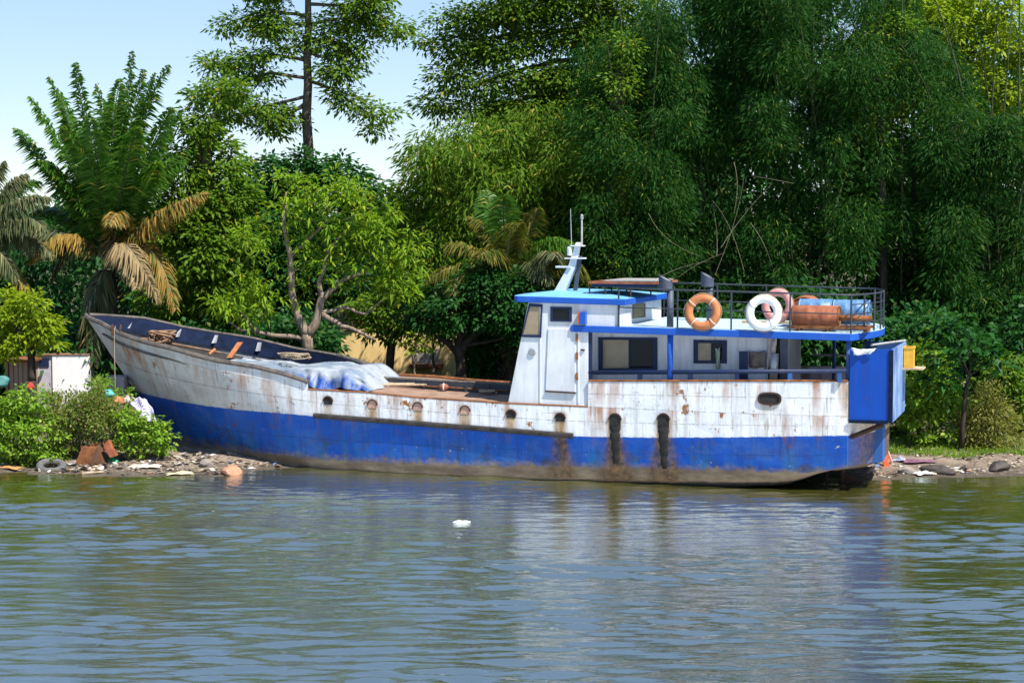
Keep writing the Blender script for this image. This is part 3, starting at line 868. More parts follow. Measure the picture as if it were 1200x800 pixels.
posts = [(rz(px, 365)[0], VR) for px in (725, 794, 857, 926, 997.5)] + [aft[i] for i in (1, 3, 5, 7, 9, 11)] + [(rz(px, 365)[0], -VR) for px in (725, 794, 857, 926, 997.5)]
for x, y in posts:
    MB().tube([(x, y, zdeck(x)), (x, y, ztop(min(x, xr1)))], .024, 7).build('guard_post', rail_m, ra)
# ventilator stacks: thin pipe under a slanted cowl
for pxs, top_y, base_y, v in (((780, 785.5), 324, 384, -2.2), ((829, 832), 320, 378, 1.2)):
    c = B(pxs[0], top_y+8, v); x2 = B(pxs[1], top_y+20, v)[0]
    bz = zdeck(c[0])
    head = MB(); n_s = 18; r = .175; ring0, ring1 = [], []
    for k in range(n_s):
        w = 2*math.pi*k/n_s
        ring0.append((c[0]+r*math.cos(w), v+r*math.sin(w), c[2]-.18)); ring1.append((c[0]+r*math.cos(w), v+r*math.sin(w), c[2]+.13-.09*math.cos(w)))
    head.add(ring0+ring1, [(k, (k+1) % n_s, n_s+(k+1) % n_s, n_s+k) for k in range(n_s)] + [tuple(range(n_s-1, -1, -1))])
    vp = MB().tube([(x2, v, bz), (x2, v, c[2]-.17)], .085, 14).build('vent_stack', M['darkgrey'], boat, smooth=True)
    head.build('cowl', M['darkgrey'], vp, smooth=True).data.set_sharp_from_angle(angle=math.radians(40))
    MB().add([(x, y, z-.03) for x, y, z in ring1], [tuple(range(n_s))]).build('cowl_lit_face', M['grey'], vp)  # slanted face in lighter grey, standing for the light it catches

# ------------------------------------------------------------------ mast on the wheelhouse roof
VM = -.6
b0 = B(657, 341, VM); b1 = B(678, 284, VM)
mast = MB()
sec = [(-.20, .17), (.02, .02)]
def slab(p0, w0, d0, p1, w1, d1):
    return [(p0[0]-w0, VM-d0, p0[2]), (p0[0]+w0, VM-d0, p0[2]), (p0[0]+w0, VM+d0, p0[2]), (p0[0]-w0, VM+d0, p0[2]),
            (p1[0]-w1, VM-d1, p1[2]), (p1[0]+w1, VM-d1, p1[2]), (p1[0]+w1, VM+d1, p1[2]), (p1[0]-w1, VM+d1, p1[2])]
FB = [(0,3,2,1),(4,5,6,7),(0,1,5,4),(1,2,6,5),(2,3,7,6),(3,0,4,7)]
kn = B(671, 312, VM)
mast.add(slab(b0, .15, .14, kn, .105, .10), FB); mast.add(slab(kn, .103, .098, b1, .065, .06), FB)
ms = mast.build('mast', M['white'], boat, bevel=.015)
e0, e1 = B(674, 341, VM), B(680, 300, VM)
MB().add(slab(e0, .05, .05, e1, .04, .04), FB).build('mast_stay', M['darkgrey'], ms)
for a, b2, th in (((653, 312.5), (671, 311), .05), ((663.5, 302.5), (685.5, 300.5), .035), ((669.5, 288), (684, 287), .03)):
    p, q = B(*a, VM), B(*b2, VM)
    MB().box(p[0], q[0], VM-.16, VM+.16, min(p[2], q[2])-th/2, min(p[2], q[2])+th/2).build('crosstree', M['white'], ms)
p, q = B(681.8, 256, VM), B(681.8, 288, VM); MB().tube([(q[0], VM, q[2]), (p[0], VM, p[2])], [.028, .022], 8).build('mast_pole', M['aluminium'], ms)
MB().lathe([(0, .04), (.10, .04), (.13, .02)], (p[0], VM, p[2]-.02), (0, 0, 1), 10).build('mast_light', M['grey'], ms)
p, q = B(669.8, 244.5, VM), B(671, 290, VM); MB().tube([(q[0], VM-.1, q[2]), (p[0], VM-.1, p[2])], [.014, .008], 6).build('aerial', M['grey'], ms)
p = B(667.5, 295, VM-.1); MB().lathe([(0, .07), (.2, .07), (.24, .04)], (p[0], VM-.1, p[2]-.1), (0, 0, 1), 12).build('lamp', M['white'], ms)
# roof rack table aft on the wheelhouse roof
v0, v1 = -1.6, .7
p, q = B(689, 330, v0), B(771, 334.5, v0)
rk = MB().box(p[0], q[0], v0, v0+.05, q[2]+.03, q[2]+.085); rk.box(p[0], q[0], v1-.05, v1, q[2]+.03, q[2]+.085); rk.box(p[0], p[0]+.05, v0+.055, v1-.055, q[2]+.03, q[2]+.085); rk.box(q[0]-.05, q[0], v0+.055, v1-.055, q[2]+.03, q[2]+.085)
rack = rk.build('roof_rack', M['redrust'], boat)
MB().box(p[0]+.4, q[0]-.1, v0+.1, v1-.1, q[2]+.095, q[2]+.125).build('rack_sheet', M['aluminium'], rack)
MB().box(p[0]+.08, q[0]-.06, v0+.02, v1-.08, q[2]-.05, q[2]+.027).build('rack_panel', M['navy'], rack)
for x in (p[0]+.035, p[0]+.45, rn[0]-.12):
    for y in (v0+.04, v1-.04):
        MB().tube([(x, y, zroof(x)-.02), (x, y, q[2]-.052)], .022, 6).build('leg', M['rustdark'], rack)

# ------------------------------------------------------------------ stern
VB = -2.36
bn = [B(995.5, 409, VB), B(1046.5, 409.5, VB), B(1045.5, 495.5, VB), B(995.5, 494.5, VB)]
yf = .75
sb = MB().extrude(bn, (0, .05, 0)).build('stern_box', M['boxblue'], boat, bevel=.01)
ew = [np.array((bn[1][0], VB+.055, bn[1][2])), np.array((bn[1][0]+.02, yf, bn[1][2]-.0)), np.array((bn[1][0], yf, bn[2][2])), np.array((bn[2][0], VB+.055, bn[2][2]))]
MB().extrude(ew, (-.05, 0, 0)).build('end_wall', M['paleblue'], sb)
MB().extrude([(bn[0][0], yf, bn[0][2]), (bn[1][0]-.055, yf, bn[1][2]), (bn[1][0]-.055, yf, bn[2][2]), (bn[0][0], yf, bn[2][2])], (0, -.05, 0)).build('back_wall', M['dullblue'], sb)
MB().box(bn[0][0]+.05, bn[1][0]-.055, VB+.055, yf-.055, bn[2][2], bn[2][2]+.06).build('box_floor', M['rust'], sb)
MB().box(bn[1][0]-.09, bn[1][0]+.015, VB-.03, VB-.002, bn[2][2], bn[1][2]-.02).build('corner_post', M['inner'], sb)
MB().box(bn[0][0], bn[1][0]-.1, VB-.03, VB-.002, bn[2][2]-.03, bn[2][2]+.05).build('bottom_edge', M['inner'], sb)
MB().tube([(bn[0][0]+.45, VB+.7, bn[0][2]+.06), (bn[1][0]-.02, yf, bn[1][2]+.03)], .035, 6).build('box_rail', M['grey'], sb)
# yellow engine-oil crate shelf beyond the box
sx = bn[1][0]
MB().box(sx+.01, sx+.52, -.1, .65, bn[2][2]+1.12, bn[2][2]+1.16).build('shelf', M['woodpale'], sb)
# brackets below the box
p, q = B(997, 512, -2.2), B(1035, 497, -2.2)
MB().tube([p, q], .06, 8).build('box_brace', M['rustdark'], boat)
# transom fittings: grey pad and worn blue sheet behind the stern
def slabpix(name, pix, v, mat, th): return MB().extrude(quad_on(v, pix), (0, th, 0)).build(name, mat, boat, bevel=.01)
slabpix('rudder_trunk', [(1017, 497), (1035, 494), (1034.5, 541), (1013, 544)], -1.25, M['dullblue'], .5)
slabpix('grey_strake', [(1007, 500), (1016.8, 498), (1013, 544), (1006.5, 545)], -1.30, M['grey'], .5)
# rudder with its stock
VRD = -.35
stk = [B(987, 545, VRD), B(989, 569, VRD)]
rp = [B(986, 553, VRD), B(989, 553, VRD), B(1012.5, 563.5, VRD), B(1012.5, 570, VRD), B(986, 574, VRD)]
rd = MB().extrude([p-np.array((0, .05, 0)) for p in rp], (0, .10, 0)).build('rudder', M['rustdark'], boat, bevel=.01)
MB().tube([(stk[0][0], VRD, stk[0][2]+.5), (stk[0][0], VRD, stk[1][2]-.2)], .07, 10).build('rudder_stock', M['rustdark'], rd)
MB().lathe([(0, .13), (.14, .13)], (stk[0][0], VRD, stk[0][2]-.10), (0, 0, 1), 12).build('rudder_bearing', M['rustdark'], rd)
p = B(968, 556, VRD); MB().add([(p[0]-.06, VRD-.05, -.4), (p[0]+.10, VRD-.05, -.4), (p[0]+.10, VRD+.05, -.4), (p[0]-.06, VRD+.05, -.4), (p[0], VRD-.03, p[2]+.06), (p[0]+.04, VRD-.03, p[2]+.06), (p[0]+.04, VRD+.03, p[2]+.06), (p[0], VRD+.03, p[2]+.06)], FB).build('propeller_skeg', M['rustdark'], boat)

# ------------------------------------------------------------------ things carried on the boat
def life_ring(label, px, py, v, R, r, m, tilt, band):
    c = B(px, py, v); t = aboard('life_ring', label, 'life ring', c, 'life rings hung along the upper deck railing')
    ax = norm(np.array((tilt, -1, .12)))
    MB().torus((0, 0, 0), ax, R, r, 44, 12, .8).build('ring', m, t, smooth=True)
    rp_ = MB(); n = 12
    ref = np.array((0, 0, 1.)); a = norm(np.cross(ax, ref)); b2 = np.cross(a, ax)
    pts = [(a*math.cos(w)+b2*math.sin(w))*(R+r+.012+.012*math.cos(4*w)) for w in np.linspace(0, 2*math.pi, 41)]
    rp_.tube(pts, .009, 5, cap=False); rp_.build('grab_line', M['rope'], t)
    for w in (.7, 2.3, 3.9, 5.4):
        d = a*math.cos(w)+b2*math.sin(w); tang = -a*math.sin(w)+b2*math.cos(w)
        MB().torus(d*R, tang, r+.004, .008, 16, 6).build('band', band, t)
    return t
life_ring('orange life ring hanging on the railing nearest the wheelhouse', 823.5, 365.5, VR-.10, .345, .105, M['orange'], .05, M['ringwhite'])
life_ring('white life ring hanging on the front railing between the orange ring and the drums', 895, 366.6, VR-.10, .345, .105, M['ringwhite'], -.05, M['ringwhite'])
life_ring('faded pink life ring standing behind the white one', 911.5, 358, VR+.85, .33, .10, M['ringpink'], -.35, M['ringpink'])

def drum(name, label, cat, a, b_, r, m, rib_m, end_m):
    a, b_ = np.array(a), np.array(b_); o = (a+b_)/2; L = np.linalg.norm(b_-a)
    t = aboard(name, label, cat, o-np.array((0, 0, r)))
    ax = norm(b_-a); off = np.array((0, 0, r))
    prof = [(-L/2, r*.93), (-L/2+.02, r), (-L/6-.03, r), (-L/6, r*1.04), (-L/6+.03, r), (L/6-.03, r), (L/6, r*1.04), (L/6+.03, r), (L/2-.02, r), (L/2, r*.93)]
    MB().lathe(prof, off, ax, 32).build('drum_body', m, t, smooth=True).data.set_sharp_from_angle(angle=math.radians(50))
    for s in (-1, 1):
        MB().torus(off+ax*s*L/2, ax, r*.95, .022, 32, 8).build('rim', rib_m, t, smooth=True)
    MB().lathe([(0, .04), (.03, .04)], off+ax*(-L/2-.028)+np.array((0, 0, r*.55)), ax, 12).build('bung', end_m, t)
    return t
VT = -1.8
a, b_ = B(930, 372, VT), B(976, 372.5, VT)
zb2 = zdeck(a[0])
drum('rusty_tank', 'rusty red steel tank lying on a low cradle in front of the blue barrels', 'tank', (a[0], VT, zb2+.36), (b_[0]+.15, VT, zb2+.36), .27, M['redrust'], M['rust'], M['rustdark'])
cr_ = aboard('tank_cradle', 'low rust-red steel cradle under the tank and the barrels', 'cradle', (a[0]+.6, VT, zb2+.014))
for x in (a[0]+.15, b_[0]-.12, b_[0]+.85):
    MB().box(x-.03-a[0]-.6, x+.03-a[0]-.6, -.32, .32, .0, .12).build('foot', M['rust'], cr_)
MB().box(-.7, 1.3, -.38, -.33, .06, .13).build('rail', M['rust'], cr_); MB().box(-.7, 1.3, .33, .38, .06, .13).build('rail', M['rust'], cr_)
VT2 = -1.15
a2, b2_ = B(938, 361, VT2+.3), B(977, 361, VT2+.3)
drum('plastic_barrel', 'blue plastic barrel lying end to end with another, against the rusty tank', 'barrel', (a2[0]+.05, VT2, a2[2]-.06), (b2_[0], VT2, a2[2]-.06), .31, M['barrel'], M['barrel'], M['ringwhite'])
drum('plastic_barrel', 'blue plastic barrel lying nearest the aft end of the upper deck', 'barrel', (b2_[0]+.06, VT2, a2[2]-.07), (b2_[0]+.92, VT2, a2[2]-.07), .31, M['barrel'], M['barrel'], M['ringwhite'])
q = B(944, 368, -.2)
drum('red_drum', 'red steel drum lying crosswise behind the blue barrels next to the pink ring', 'drum', (q[0], -.65, zdeck(q[0])+.42), (q[0], .35, zdeck(q[0])+.42), .38, M['redrust'], M['rust'], M['rustdark'])
a, b_ = B(975, 374, -1.9), B(1022, 375, -1.9)
tag(put_aboard(MB().tube([(0, 0, 0), (b_[0]-a[0], 0, 0)], .07, 12).build('steel_pipe', M['rust'], smooth=True), (a[0], -1.9, zdeck(a[0])+.35)), 'rusty steel pipe lying in front of the blue barrels', 'pipe')
a, b_ = B(860, 380, -.5), B(905, 378, -.5)
tag(put_aboard(MB().box(0, b_[0]-a[0]+.6, 0, .18, 0, .06).build('timber_plank', M['woodpale']), (a[0], .6, zdeck(a[0])+.016)), 'pale plank lying flat on the upper deck behind the white life ring', 'plank')
# laundry in the after doorway
def cloth(name, label, pix, v, m, seed, cat='cloth'):
    q = quad_on(v, pix); o = q[0]; r = random.Random(seed); rows = []
    for i in range(9):
        row = []
        for j in range(9):
            u, w = j/8, i/8
            p = (q[0]*(1-u)+q[1]*u)*(1-w) + (q[3]*(1-u)+q[2]*u)*w
            row.append(p - o + np.array((r.uniform(-.01, .01), .05*math.sin(u*9+seed)*w + .03*math.sin(w*5+u*4), r.uniform(-.015, .015)-.03*math.sin(math.pi*u)*(1-w))))
        rows.append(row)
    c = MB(); c.grid(rows); c = c.build(name, m, smooth=True, solid=.012); put_aboard(c, o); return tag(c, label, cat)
cloth('hung_towel', 'brown cloth hung over a locker beside the open cabin door', [(877, 411), (897, 411), (898, 431), (878, 430)], VC-.12, M['cloth_brown'], 2)
cloth('hung_cloth', 'dirty grey cloth hanging in the after doorway of the cabin', [(900, 393), (911, 393), (907, 430), (899, 432)], VC-.16, M['cloth_grey'], 5)
cloth('hung_rag', 'pale green rag dangling from the smaller cabin window', [(838, 407), (844, 407), (843.5, 432), (839.5, 432)], VC-.10, plain('pale_green_cloth', (.30, .34, .25), .95), 7)
cloth('torn_sheet', 'torn white sheet snagged over the top edge of the blue stern box', [(997, 407.5), (1027, 408), (1020, 414), (1001, 416)], VB-.05, M['ringwhite'], 9)
cloth('torn_tarpaulin', 'scrap of pale tarpaulin hanging on the end corner of the stern box', [(1046.5, 407), (1060, 403), (1059, 417), (1049, 424)], VB-.06, M['ringwhite'], 13) if False else None
# crate on the shelf
c0 = (sx+.03, -.02, bn[2][2]+1.165)
yc = aboard('yellow_crate', 'yellow plastic crate on the shelf behind the blue stern box', 'crate', c0)
w_, d_, h_ = .24, .42, .52
cb = MB(); cb.box(0, w_, 0, d_, 0, .04)
for x0, x1, y0, y1 in ((0, w_, 0, .025), (0, w_, d_-.025, d_), (0, .025, .027, d_-.027), (w_-.025, w_, .027, d_-.027)): cb.box(x0, x1, y0, y1, .042, h_)
cb.build('crate_body', M['yellow'], yc)
MB().ring([(-.015, -.015, h_-.04), (w_+.015, -.015, h_-.04), (w_+.015, d_+.015, h_-.04), (-.015, d_+.015, h_-.04)], [(.03, .03, h_-.04), (w_-.03, .03, h_-.04), (w_-.03, d_-.03, h_-.04), (.03, d_-.03, h_-.04)], (0, 0, .05)).build('crate_rim', M['yellow'], yc)

# tarpaulin over the cargo on the foredeck
m = N('blue_white_tarpaulin_shaded_front'); v = m.mapped((1, 1, 1)); n1 = m.noise(v, 1.5, 5)
col = m.mix(m.ramp(n1, (.46, 0.), (.54, 1.)), (.17, .215, .28), (.31, .335, .37))
at_ = m.n('ShaderNodeAttribute', attribute_name='hanging')
front = m.ramp(at_.outputs['Fac'], (.35, 0.), (.62, 1.))
col = m.mix(m.math('MULTIPLY', front, m.ramp(m.noise(m.mapped((3.2, 1, .5)), 1.6, 6, .65), (.49, 1.), (.60, .35))), col, (.012, .06, .26))  # pale sunlit top and bluer shaded near face put into the colour
m.bsdf(col, .5, .4, bump=m.noise(v, 5, 8, .7, 1.5), bstr=.6, bdist=.05); M['tarp'] = m.m
TX0, TX1 = B(262, 424, -.8)[0], B(428, 430, -1.9)[0]
tz0 = float(sheer4.at(XF)[1])
za_, zb2_ = B(330, 427, -1.9)[2], B(424, 431, -1.9)[2]
ztl, ztr = B(268, 420, -1.0)[2], zb2_
rows = []
rt = random.Random(3)
def tri(x): return abs((x/math.pi) % 2 - 1)*2 - 1
for j in range(46):                       # across, from the near hem to the far hem
    w = j/45; row = []
    for i in range(120):
        u = i/119; x = TX0 + u*(TX1-TX0)
        bn_ = min(float(sheer4.b(x)), 2.5)-.20
        ztp = ztl + u*(ztr-ztl) - .09 - .05*max(0, math.sin(u*16+1)) - .05*math.sin(u*5)
        zbt = float(np.interp(x, sheer4.xs, sheer4.zs)) + .02
        if w < .36:
            q = w/.36
            fold = (.11*tri(u*46+1.2*math.sin(u*13)) + .06*tri(u*83+2))*(1-q)**.7 + .05*math.sin(u*24+q*4)*(1-q)
            y = -bn_ + q*.22 + fold; z = zbt + .05*math.sin(u*30)*(1-q) + (ztp-zbt)*q**.9
        elif w > .80: q = (1-w)/.20; y = .45 - q*.15; z = zbt + (ztp-zbt)*q
        else:
            q = (w-.36)/.44; y = -bn_+.22 + q*(bn_+.08)
            z = ztp - .06*math.sin(math.pi*q)*max(0, math.sin(u*19)) + .035*tri(q*7+u*17) + .05*(math.sin(u*9+q*3))**2
        e = max(0, (u-.90)/.10)
        if e: z = z*(1-e**1.3) + zbt*e**1.3; x += .30*e + .05*tri(w*40)*e
        row.append((x + rt.uniform(-.006, .006), y, z + rt.uniform(-.006, .006)))
    rows.append(row)
o_ = np.array((XF, 0, tz0))
tb = MB(); tb.grid(rows); tb = tb.build('cargo_tarpaulin', M['tarp'], origin=o_, smooth=True)
ha = tb.data.attributes.new('hanging', 'FLOAT', 'POINT')
ha.data.foreach_set('value', [max(0, 1-(j/45)/.40 + .12*math.sin(i*.37)+.08*math.sin(i*1.1)) for j in range(46) for i in range(120)])
tag(put_aboard(tb, o_), 'blue and white tarpaulin draped over cargo on the foredeck', 'tarpaulin')
# rope coil on the tarpaulin, planks and poles about the deck
def rope_heap(label, c, R, n, m, seed, r=.02, flat=.5, group=None):
    rr = random.Random(seed); pts = []
    for i in range(n*10):
        w = i/10*2*math.pi; q = R*(.55+.45*math.sin(i*.37+seed)); pts.append((q*math.cos(w)+rr.uniform(-.03, .03), q*.7*math.sin(w), .03+flat*.12*abs(math.sin(i*.23))))
    o = MB().tube(pts, r, 5).build('rope_coil', m, smooth=True); put_aboard(o, c); return tag(o, label, 'rope', group)
c = B(345, 421, -.5); rope_heap('tangled pale rope lying on top of the tarpaulin', (c[0], -.5, ztl-.03), .5, 8, M['rope'], 1, .016, 1.2)
c = B(193, 400, .3); rope_heap('heap of brown rope and canvas in the bow', (c[0], .1, float(sheer4.at(c[0])[1])-.1), .45, 9, M['wood'], 4, .03, 3.0)
def stick(name, label, cat, a, b_, r, m, group=None, flat=False):
    a, b_ = np.array(a), np.array(b_)
    o = (MB().tube([(0, 0, 0), b_-a], r, 8) if not flat else MB().extrude([np.array((-r, 0, 0)), np.array((r, 0, 0)), b_-a+np.array((r, 0, 0)), b_-a+np.array((-r, 0, 0))], (0, .07, 0))).build(name, m)
    put_aboard(o, a); return tag(o, label, cat, group)
q0, q1 = B(268.5, 419, .6), B(281, 401, .9)
stick('red_plank', 'faded red plank leaning upright in the bow well', 'plank', q0, q1, .085, M['orange'], flat=True)
q0, q1 = B(245, 415, .3), B(252, 409, .5); stick('steel_bracket', 'small rusty bracket beside the leaning red plank', 'bracket', q0, q1, .04, M['orange'])
q0 = B(236, 402, .9); stick('long_pole', 'long brown pole lying in the bow along the far bulwark', 'pole', B(165, 396, .9), B(258, 413, 1.2), .03, M['wood'])
poles = [((439, 450), (492, 455), -.82, .028), ((438, 452.5), (486, 453), -.95, .028), ((446, 456), (497, 457), -1.2, .033), ((441, 448), (480, 450), -.88, .024), ((452, 453.5), (500, 455), -1.05, .026)]
pl_ = ['uppermost pole of the pile of weathered poles beside the tarpaulin', 'thin pole in the middle of the pile on the main deck', 'pole nearest the deck edge in the pile beside the tarpaulin', 'pole lying closest to the far bulwark in the pile', 'palest pole sticking out of the pile towards the wheelhouse']
for (a, b_, v, r), lb_ in zip(poles, pl_):
    p, q = B(*a, v), B(*b_, v+.2); zd = float(sheer4.at(p[0])[1])+.05
    stick('deck_pole', lb_, 'pole', (p[0], v, zd+r), (q[0], v+.2, zd+r+.02), r, M['woodpale'], 'poles piled on the main deck')
p = B(520, 454, -.95); zd = float(sheer4.at(p[0])[1])+.05
bu = aboard('marker_buoy', 'small orange and cream float lying on the main deck', 'buoy', (p[0], -.95, zd))
MB().lathe([(-.13, .03), (-.11, .06), (-.05, .085), (.05, .085), (.11, .06), (.13, .03)], (0, 0, .10), (1, .2, 0), 20).build('float_body', M['redrust'], bu, smooth=True)
MB().torus((0, 0, .10), (1, .2, 0), .080, .022, 24, 8).build('cream_band', M['ringwhite'], bu, smooth=True)
p = B(572, 458, -1.05); rope_heap('thin coil of tan rope lying near the wheelhouse front', (p[0], -1.05, float(sheer4.at(p[0])[1])+.05), .24, 4, M['rope'], 8)

# ------------------------------------------------------------------ vegetation
M['leaf_mid'] = leaf_mat('mid_green_leaves', (.055, .125, .010), (.135, .225, .020), third=(.32, .28, .03), tq=.965)
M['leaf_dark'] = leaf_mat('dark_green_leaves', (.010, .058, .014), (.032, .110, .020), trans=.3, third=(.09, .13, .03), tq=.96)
M['leaf_bright'] = leaf_mat('bright_mango_leaves', (.095, .205, .012), (.225, .320, .024), trans=.42, third=(.36, .36, .04), tq=.95)
M['leaf_yellow'] = leaf_mat('yellow_green_leaves', (.150, .240, .012), (.290, .350, .022), trans=.45)
M['leaf_bush'] = leaf_mat('bright_bush_leaves', (.095, .200, .018), (.230, .360, .034), trans=.4, third=(.36, .38, .10), tq=.93)
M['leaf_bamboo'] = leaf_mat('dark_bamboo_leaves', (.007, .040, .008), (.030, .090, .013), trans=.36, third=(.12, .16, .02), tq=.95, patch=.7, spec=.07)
M['leaf_bamboo_light'] = leaf_mat('olive_bamboo_leaves', (.055, .130, .012), (.140, .225, .022), trans=.42, third=(.34, .28, .05), tq=.94, spec=.08)
M['leaf_olive'] = leaf_mat('olive_weed_leaves', (.085, .135, .022), (.21, .26, .055), trans=.4, third=(.30, .22, .11), tq=.84)
M['leaf_dry'] = leaf_mat('dry_bush_leaves', (.14, .16, .035), (.24, .23, .06), trans=.35)
M['frond'] = leaf_mat('palm_leaflets', (.034, .115, .014), (.090, .190, .024), trans=.4, third=(.30, .30, .05), tq=.93, rough=.35)
M['frond_grey'] = leaf_mat('grey_green_palm_leaflets', (.060, .085, .040), (.13, .14, .065), trans=.3, third=(.28, .23, .10), tq=.9, rough=.35)
M['frond_dry'] = leaf_mat('dry_orange_palm_leaflets', (.19, .12, .03), (.36, .24, .06), trans=.35, third=(.10, .14, .03), tq=.8)
M['frond_yellow'] = leaf_mat('yellowing_palm_leaflets', (.09, .10, .018), (.22, .18, .035), trans=.35, third=(.05, .10, .015), tq=.65)
M['frond_brown'] = leaf_mat('dead_brown_palm_leaflets', (.19, .14, .075), (.34, .25, .13), trans=.3)
M['bark'] = bark_mat('grey_brown_bark', (.10, .080, .060))
M['bark_dark'] = bark_mat('dark_bark', (.045, .035, .028))
M['bark_pale'] = bark_mat('pale_mango_bark', (.22, .17, .125))
M['culm'] = bark_mat('bamboo_culm', (.045, .06, .022))
M['twig'] = plain('dead_pale_twig', (.22, .19, .13), .9)

RNG = np.random.default_rng(11)
def rand_dir(n):
    v = RNG.normal(size=(n, 3)); return norm(v)

def leaves(name, pos, d, nrm, L, W, mat, parent=None, droop=.15):
    """One mesh of small folded leaf blades."""
    n = len(pos)
    d = norm(d); w = norm(np.cross(d, nrm)); nn = np.cross(w, d)
    L = np.broadcast_to(np.asarray(L, float), (n,))[:, None]; W = np.broadcast_to(np.asarray(W, float), (n,))[:, None]
    mid = pos + d*L*.45 + nn*L*.06
    tip = pos + d*L; tip = tip - np.array([0, 0, 1.])*L*droop
    co = np.stack([pos, mid + w*W*.5, tip, mid - w*W*.5], 1).reshape(-1, 3)
    f = np.arange(4*n).reshape(n, 4)
    return raw_mesh(name, co, f, mat, False, parent)

def blob_points(c, r, n, shell=.55, under=.5):
    """n points in the outer part of an ellipsoid, fewer on its underside."""
    v = rand_dir(int(n*1.6) + 8)
    keep = (v[:, 2] > -.25) | (RNG.random(len(v)) < under)
    v = v[keep][:n]
    q = (shell**3 + (1-shell**3)*RNG.random(len(v)))**(1/3)
    return np.array(c) + v*np.array(r)*q[:, None], v

def crown_cloud(blobs, L, W, per=26, rc=.34, lai=3.2, style='broad', jitter=.18):
    """blobs: (centre, radii). Leaves sit in clumps; clumps fill the blobs' outer parts."""
    PP, DD, NN = [], [], []
    for c, r in blobs:
        area = math.pi*r[0]*r[2]*1.6
        nl = lai*area/(.5*L*W); nc = max(3, int(nl/per))
        r = np.array(r)*RNG.uniform(1-jitter, 1+jitter, 3)
        cc, out = blob_points(c, r, nc, .45, .6)
        nc = len(cc)
        sz = RNG.uniform(.6, 1.35, nc)*rc
        cc = np.repeat(cc, per, 0); out = np.repeat(out, per, 0); s = np.repeat(sz, per)[:, None]
        u = rand_dir(len(cc)); rad = RNG.random((len(cc), 1))**.6
        up = np.array([0, 0, 1.])
        if style == 'broad':
            p = cc + u*rad*s*np.array([1, 1, .55])
            d = norm(u*np.array([1, 1, .4]) + out*.35 - up*.25); nv = norm(up*.9 + out*.45 + RNG.normal(size=u.shape)*.45)
        elif style == 'rosette':
            p = cc + u*rad*s*.35
            d = norm(u*np.array([1, 1, .5]) + out*.2 + up*.12); nv = norm(up + u*.35 + RNG.normal(size=u.shape)*.3)
            p = p + d*s*.2
        elif style == 'weep':
            hang = RNG.random((len(cc), 1))
            p = cc + u*s*np.array([.75, .75, .45]) - up*hang*s*1.0 + out*np.array([1, 1, 0])*hang*(1-hang)*s*.9
            d = norm(u*np.array([.9, .9, .35]) + out*np.array([.3, .3, 0]) - up*RNG.uniform(.0, 1.0, (len(cc), 1)))
            nv = norm(RNG.normal(size=u.shape) + out*.7 + up*.35)
        elif style == 'fine':
            p = cc + u*rad*s
            d = norm(u + out*.4); nv = norm(up*.6 + RNG.normal(size=u.shape)*.6 + out*.3)
        PP.append(p); DD.append(d); NN.append(nv)
    p, d, nv = np.concatenate(PP), np.concatenate(DD), np.concatenate(NN)
    k = RNG.uniform(.65, 1.25, len(p))
    return p, d, nv, L*k, W*k

def pb(specs, Y):
    """pixel blobs (px, py, rx, ry[, extra depth, depth radius in m]) -> world ellipsoids about depth Y"""
    out = []
    for s in specs:
        y = Y + (s[4] if len(s) > 4 else 0.0)
        c = P(s[0], s[1], y); rx, rz = s[2]*y/F_PX, s[3]*y/F_PX
        out.append((c, (rx, s[5] if len(s) > 5 else max(rx, rz)*.9, rz)))
    return out

def branch_tubes(mbx, paths, Y, wob=.02):
    for path in paths:
        pts, rs = [], []
        for q in path:
            y = Y + (q[3] if len(q) > 3 else 0.)
            pts.append(P(q[0], q[1], y)); rs.append(q[2]*y/F_PX)
        # smooth by subdividing
        P2, R2 = [], []
        for i in range(len(pts)-1):
            for t in (0, .34, .67):
                P2.append(pts[i]*(1-t)+pts[i+1]*t + RNG.normal(0, wob, 3)*(t > 0)); R2.append(rs[i]*(1-t)+rs[i+1]*t)
        P2.append(pts[-1]); R2.append(rs[-1])
        mbx.tube(P2, R2, 8)

def limbs_to(mbx, root, blobs, r0, n=9):
    root = np.array(root)
    for k in range(min(n, len(blobs))):
        c = blobs[int(k*len(blobs)/min(n, len(blobs)))][0]
        mid = root*.45 + c*.55 + np.array([0, 0, -.12*np.linalg.norm(c-root)]) + RNG.normal(0, .12, 3)
        ts = np.linspace(0, 1, 7)
        pts = [(1-t)**2*root + 2*t*(1-t)*mid + t*t*c for t in ts]
        mbx.tube(pts, [r0*(1-.85*t) for t in ts], 6)

def tree(name, label, cat, Y, specs, trunk, L, W, leafm, barkm='bark', lai=3.2, per=26, rc=.34, style='broad', group=None, droop=.15, limb=8, limb_r=.07, extra_paths=(), root_i=-1):
    blobs = pb(specs, Y)
    base = P(trunk[0][0], trunk[0][1], Y) if trunk else blobs[0][0]
    base = np.array([base[0], base[1], float(ground_z(base[0], base[1]))-.05])
    t = thing(name, label, cat, base, 0, group)
    pos, d, nv, Ls, Ws = crown_cloud(blobs, L, W, per, rc, lai, style)
    cr = leaves('crown', pos-base, d, nv, Ls, Ws, M[leafm], t, droop)
    tk = MB(); branch_tubes(tk, [trunk] + list(extra_paths), Y)
    p0 = P(trunk[0][0], trunk[0][1], Y); r0 = trunk[0][2]*Y/F_PX
    tk.tube([base-np.array((0, 0, .2)), p0*.5+base*.5, p0], [r0*1.35, r0*1.1, r0], 9)
    if limb:
        q = trunk[root_i]; limbs_to(tk, P(q[0], q[1], Y), blobs, limb_r, limb)
    tk.build('trunk', M[barkm], t, origin=base, smooth=True)
    return t

